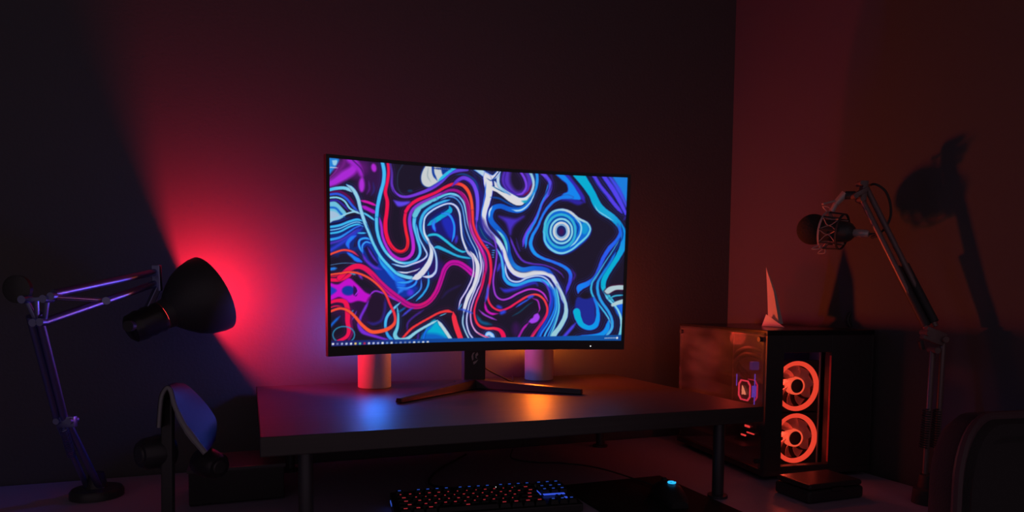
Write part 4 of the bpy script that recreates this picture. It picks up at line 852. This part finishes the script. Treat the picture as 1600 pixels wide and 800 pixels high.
mi=thing('microphone','black studio microphone with foam windscreen held in a shock mount at the right','microphone',mc)
MB().lathe([(-.030,0),(-.030,.0255),(.012,.0255),(.016,.0245),(.034,.0225),(.040,.019),(.046,.012),(.046,0)],mc,mx,n=40).build('body',SATIN,mi,smooth=True)
fm=MB().ico(mc-mx*.047,.036,(1,1,1),4).build('foam_windscreen',mat('foam',(.035,.03,.03),.95,bump=1.,scale=260),mi,smooth=True)
MB().lathe([(.046,0),(.046,.0085),(.050,.0092),(.074,.0088),(.078,.007),(.079,0)],mc,mx,n=24).build('plug',mat('plug_metal',(.6,.5,.5),.25,metal=.3),mi,smooth=True)
pe=mc+mx*.079
tag(MB().tube([pe,pe+mx*.02,at(1362,371,1.55),at(1380,360,1.54),at(1391,340,1.54),at(1391,318,1.54),at(1383,298,1.545),at(1368,288,1.55),at(1357,290,1.578)],.0026,n=8).build('microphone_cable',MATTE),'thin black cable curling from the microphone plug back up to the boom arm','cable')
# ------------------------------------------------------------ low black case beside the computer
cs=thing('carrying_case','low rounded black case on the desk in front of the computer case','case',SF(1.13,0,.75),TH)
ROOTLOCAL[0]=True
MB().box((0,0,.014),(.15,.10,.026),bev=.006).build('case_base',SATIN,cs,bevel=.002)
MB().box((0,0,.034),(.145,.096,.012),bev=.005).build('case_lid',mat('case_lid_black',(.05,.045,.045),.35),cs,bevel=.002)
MB().box((0,-.051,.027),(.03,.004,.007),bev=.001).build('latch',SATIN,cs)
ROOTLOCAL[0]=False
# ------------------------------------------------------------ mouse mat and mouse
MP=SF(.888,.243,.75); mang=TH
MU=EU; MV=EV
mt=MB(); 
mt.prism([(0,0),(-.262,0),(-.262,-.38),(0,-.38)],MP+Vector((0,0,.0004)),MU,MV,.0032)
tag(mt.build('mouse_mat',mat('mat_cloth',(.010,.012,.011),.8,bump=.5,scale=500),bevel=.001),'black cloth mouse mat on the desk right of the keyboard','mouse mat')
mp=at(1041,762,1.408); mo=thing('computer_mouse','black mouse with a glowing blue logo on its back, on the mouse mat','mouse',(mp.x+.004,mp.y-.012,.7537),math.radians(8))
ROOTLOCAL[0]=True
def mousebody():
    m=MB(); b=m.b; NX,NY=14,22; g=[]
    for j in range(NY+1):
        v=j/NY; y=-.060+.12*v; row=[]
        w=.031*(math.sin(math.pi*(.06+.88*v))**.35)*(1-.12*math.sin(math.pi*v))
        h=.008+.032*math.sin(math.pi*min(1,(.12+.83*(1-v))))**.9*(.9 if v>.5 else 1)
        for i in range(NX+1):
            a=math.pi*i/NX; row.append(b.verts.new((-w*math.cos(a),y,max(0,h*math.sin(a)**.6))))
        g.append(row)
    for A,B_ in zip(g,g[1:]):
        for i in range(NX): b.faces.new((A[i],A[i+1],B_[i+1],B_[i]))
    b.faces.new(g[0]); b.faces.new(g[-1][::-1])
    for i in range(1): b.faces.new([r_[0] for r_ in g]+[r_[-1] for r_ in g][::-1])
    return m
mousebody().build('shell',mat('mouse_black',(.04,.04,.042),.45),mo,smooth=True)
MB().cyl((-.004,.032,.030),(.004,.032,.030),.009,n=24).build('scroll_wheel',MATTE,mo,smooth=True)
gl=MB(); pts=[(.0072*math.cos(a),.0072*math.sin(a)) for a in [math.radians(x) for x in range(40,345,20)]]
zt=.0405
gl.tube([(x,-.012+y,zt-.0006) for x,y in pts]+[(.0072,-.014,zt-.0006)],.0016,n=6,smooth=2).tube([(.001,-.0125,zt-.0004),(.008,-.0125,zt-.0004)],.0015,n=6)
gl.build('glowing_logo',emis('cyan_logo',(.02,.45,1),1.3),mo)
# ------------------------------------------------------------ keyboard
kb0=at(612,776,1.352); ka=math.radians(14.6)
kb=thing('keyboard','black mechanical keyboard with glowing red and blue key legends, under the shelf front','keyboard',(-.240,1.358,.75),ka)
U=.0192; KW=.362; KD=.132
MB().hull([(-.004,.006,.001),(KW,.006,.001),(KW,-KD,.001),(-.004,-KD,.001),(-.004,.006,.024),(KW,.006,.024),(KW,-KD,.016),(-.004,-KD,.016)]).build('keyboard_body',BLACK,kb,bevel=.002)
rowsK=[(0,[(0,1),(2,1),(3,1),(4,1),(5,1),(6.5,1),(7.5,1),(8.5,1),(9.5,1),(11,1),(12,1),(13,1),(14,1),(15.35,1),(16.35,1),(17.35,1)]),
 (1.25,[(i,1) for i in range(13)]+[(13,2),(15.35,1),(16.35,1),(17.35,1)]),
 (2.25,[(0,1.5)]+[(1.5+i,1) for i in range(12)]+[(13.5,1.5),(15.35,1),(16.35,1),(17.35,1)]),
 (3.25,[(0,1.75)]+[(1.75+i,1) for i in range(11)]+[(12.75,2.25)]),
 (4.25,[(0,2.25)]+[(2.25+i,1) for i in range(10)]+[(12.25,2.75),(16.35,1)]),
 (5.25,[(0,1.25),(1.25,1.25),(2.5,1.25),(3.75,6.25),(10,1.25),(11.25,1.25),(12.5,1.25),(13.75,1.25),(15.35,1),(16.35,1),(17.35,1)])]
KC=mat('keycap_black',(.012,.012,.013),.5); LR=emis('legend_red',(.75,.05,.07),.5); LBm=emis('legend_blue',(.04,.13,.8),.55)
KX=(KW-.014)/18.35
protos={}
for ri,(ry,ks) in enumerate(rowsK):
    zb=.0225-.0012*ri
    for (kx,w) in ks:
        cx=(kx+w/2)*KX+.004; cy=-.008-(ry+.5)*U
        m=protos.get(w)
        if m is None:
            hw_=w*KX/2-.0009; k_=MB(); hy=U/2-.0009
            k_.hull([(-hw_,-hy,0),(hw_,-hy,0),(hw_,hy,0),(-hw_,hy,0),(-hw_+.0022,-hy+.002,.0085),(hw_-.0022,-hy+.002,.0085),(hw_-.0022,hy-.0012,.0085),(-hw_+.0022,hy-.0012,.0085)])
            o=k_.build('keycap',KC,kb,bevel=.0005); protos[w]=o.data
        else:
            o=bpy.data.objects.new('keycap',m); COL.objects.link(o); o.parent=kb
            md=o.modifiers.new('b','BEVEL'); md.width=.0005; md.segments=2; md.limit_method='ANGLE'
        o.location=(cx,cy,zb+.001)
        blue=(ri==0) or kx>15
        lw=random.choice((.0022,.003,.0042,.005)) if not blue else .0055
        if w>1: lw=.007
        l_=MB().box((0,.0028 if ri else .002,.0088),(lw,.0026,.0005)).build('legend',LBm if blue else LR,o)
MB().box((.003+16.7*KX,-.008-3.45*U,.0225),(.045,.008,.0012)).box((.003+15.18*KX,-.008-2.7*U,.0232),(.0035,.03,.0012)).box((.003+17.3*KX,-.008-4.7*U,.0215),(.018,.008,.0012)).build('backlit_plate',emis('plate_blue',(.05,.12,1),.7),kb)
MB().box((-.0045,-.03,.012),(.001,.03,.004)).build('side_glow',emis('side_blue',(.05,.15,.9),.5),kb)
for k in range(3): pass
for x in(11.0,14.95,12.9,13.7): MB().box((x*KX+.006,-.006,.0247),(.0018,.0018,.0008)).build('indicator_light',emis('white_led',(1,1,1)),kb)
ROOTLOCAL[0]=False
tag(MB().tube([(at(745,757,1.40).x,at(745,757,1.40).y+.02,.764),SF(.36,.34,.7535),SF(.40,.45,.7535),SF(.52,.60,.7535)],.0026,n=8).build('keyboard_cable',MATTE),'thin black cable leaving the back of the keyboard under the shelf','cable')
tag(MB().tube([(mp.x+.008,mp.y+.055,.758),SF(.78,.33,.7575),SF(.72,.43,.753),SF(.66,.46,.753),SF(.62,.52,.753),SF(.66,.62,.753)],.0018,n=8).build('mouse_cable',MATTE),'thin dark mouse cable curving over the desk behind the mat','cable')
# ------------------------------------------------------------ office chair (right)
ch=thing('office_chair','dark high-back office chair in the lower right corner, in front of the desk','chair',(.806,1.045,0),math.radians(15))
ROOTLOCAL[0]=True
def rrect(w,h,r,n=8):
    o=[]
    for cx,cy,a0 in((w-r,h-r,0),(-w+r,h-r,90),(-w+r,-h+r,180),(w-r,-h+r,270)):
        for i in range(n+1): a=math.radians(a0+90*i/n); o.append((cx+r*math.cos(a),cy+r*math.sin(a)))
    return o
FAB=mat('chair_fabric',(.035,.03,.033),.9,bump=.6,scale=350)
bk0=MB(); b=bk0.b; rr_=rrect(.22,.30,.085); rings=[]
for yy,k in((-.030,.90),(-.036,.97),(-.020,1.0),(.016,1.0),(.034,.96),(.040,.88)):
    rings.append([b.verts.new((x*k,yy+.05*(x/.22)**2*-1,.705+z*k)) for x,z in rr_])
for A,B_ in zip(rings,rings[1:]):
    for i in range(len(A)): j=(i+1)%len(A); b.faces.new((A[i],A[j],B_[j],B_[i]))
b.faces.new(rings[0]); b.faces.new(rings[-1][::-1])
br=bk0.build('backrest',FAB,ch,smooth=True)
MB().tube([(x*1.0,-.020-.05*(x/.22)**2,.705+z*1.0) for x,z in rr_],.007,n=8,smooth=1,closed=True).build('piping',mat('piping_fabric',(.09,.05,.06),.6),br,smooth=True)
MB().box((0,.28,.46),(.34,.40,.08),bev=.03).build('seat',FAB,ch,smooth=True)
MB().bar((0,.06,.44),(0,.05,.62),.06,.02,up=(0,1,0),bev=.004).build('back_bracket',BLACK,ch)
for sx in(-1,1):
    MB().bar((sx*.185,.28,.42),(sx*.185,.28,.64),.03,.04,up=(0,1,0),bev=.004).box((sx*.185,.28,.655),(.06,.25,.03),bev=.01).box((sx*.185,.28,.412),(.06,.05,.02),bev=.003).build('armrest',BLACK,ch)
MB().cyl((0,.28,.10),(0,.28,.42),.028,n=20).build('gas_lift',SATIN,ch,smooth=True)
for i in range(5):
    a=2*math.pi*i/5+.3; e=(.19*math.cos(a),.28+.19*math.sin(a)); lg=MB().bar((0,.28,.105),(e[0],e[1],.075),.045,.03,bev=.006).build('base_spoke',BLACK,ch)
    MB().cyl((e[0]-.02*math.sin(a),e[1]+.02*math.cos(a),.0305),(e[0]+.02*math.sin(a),e[1]-.02*math.cos(a),.0305),.030,n=20).build('caster',MATTE,lg,smooth=True)
ROOTLOCAL[0]=False
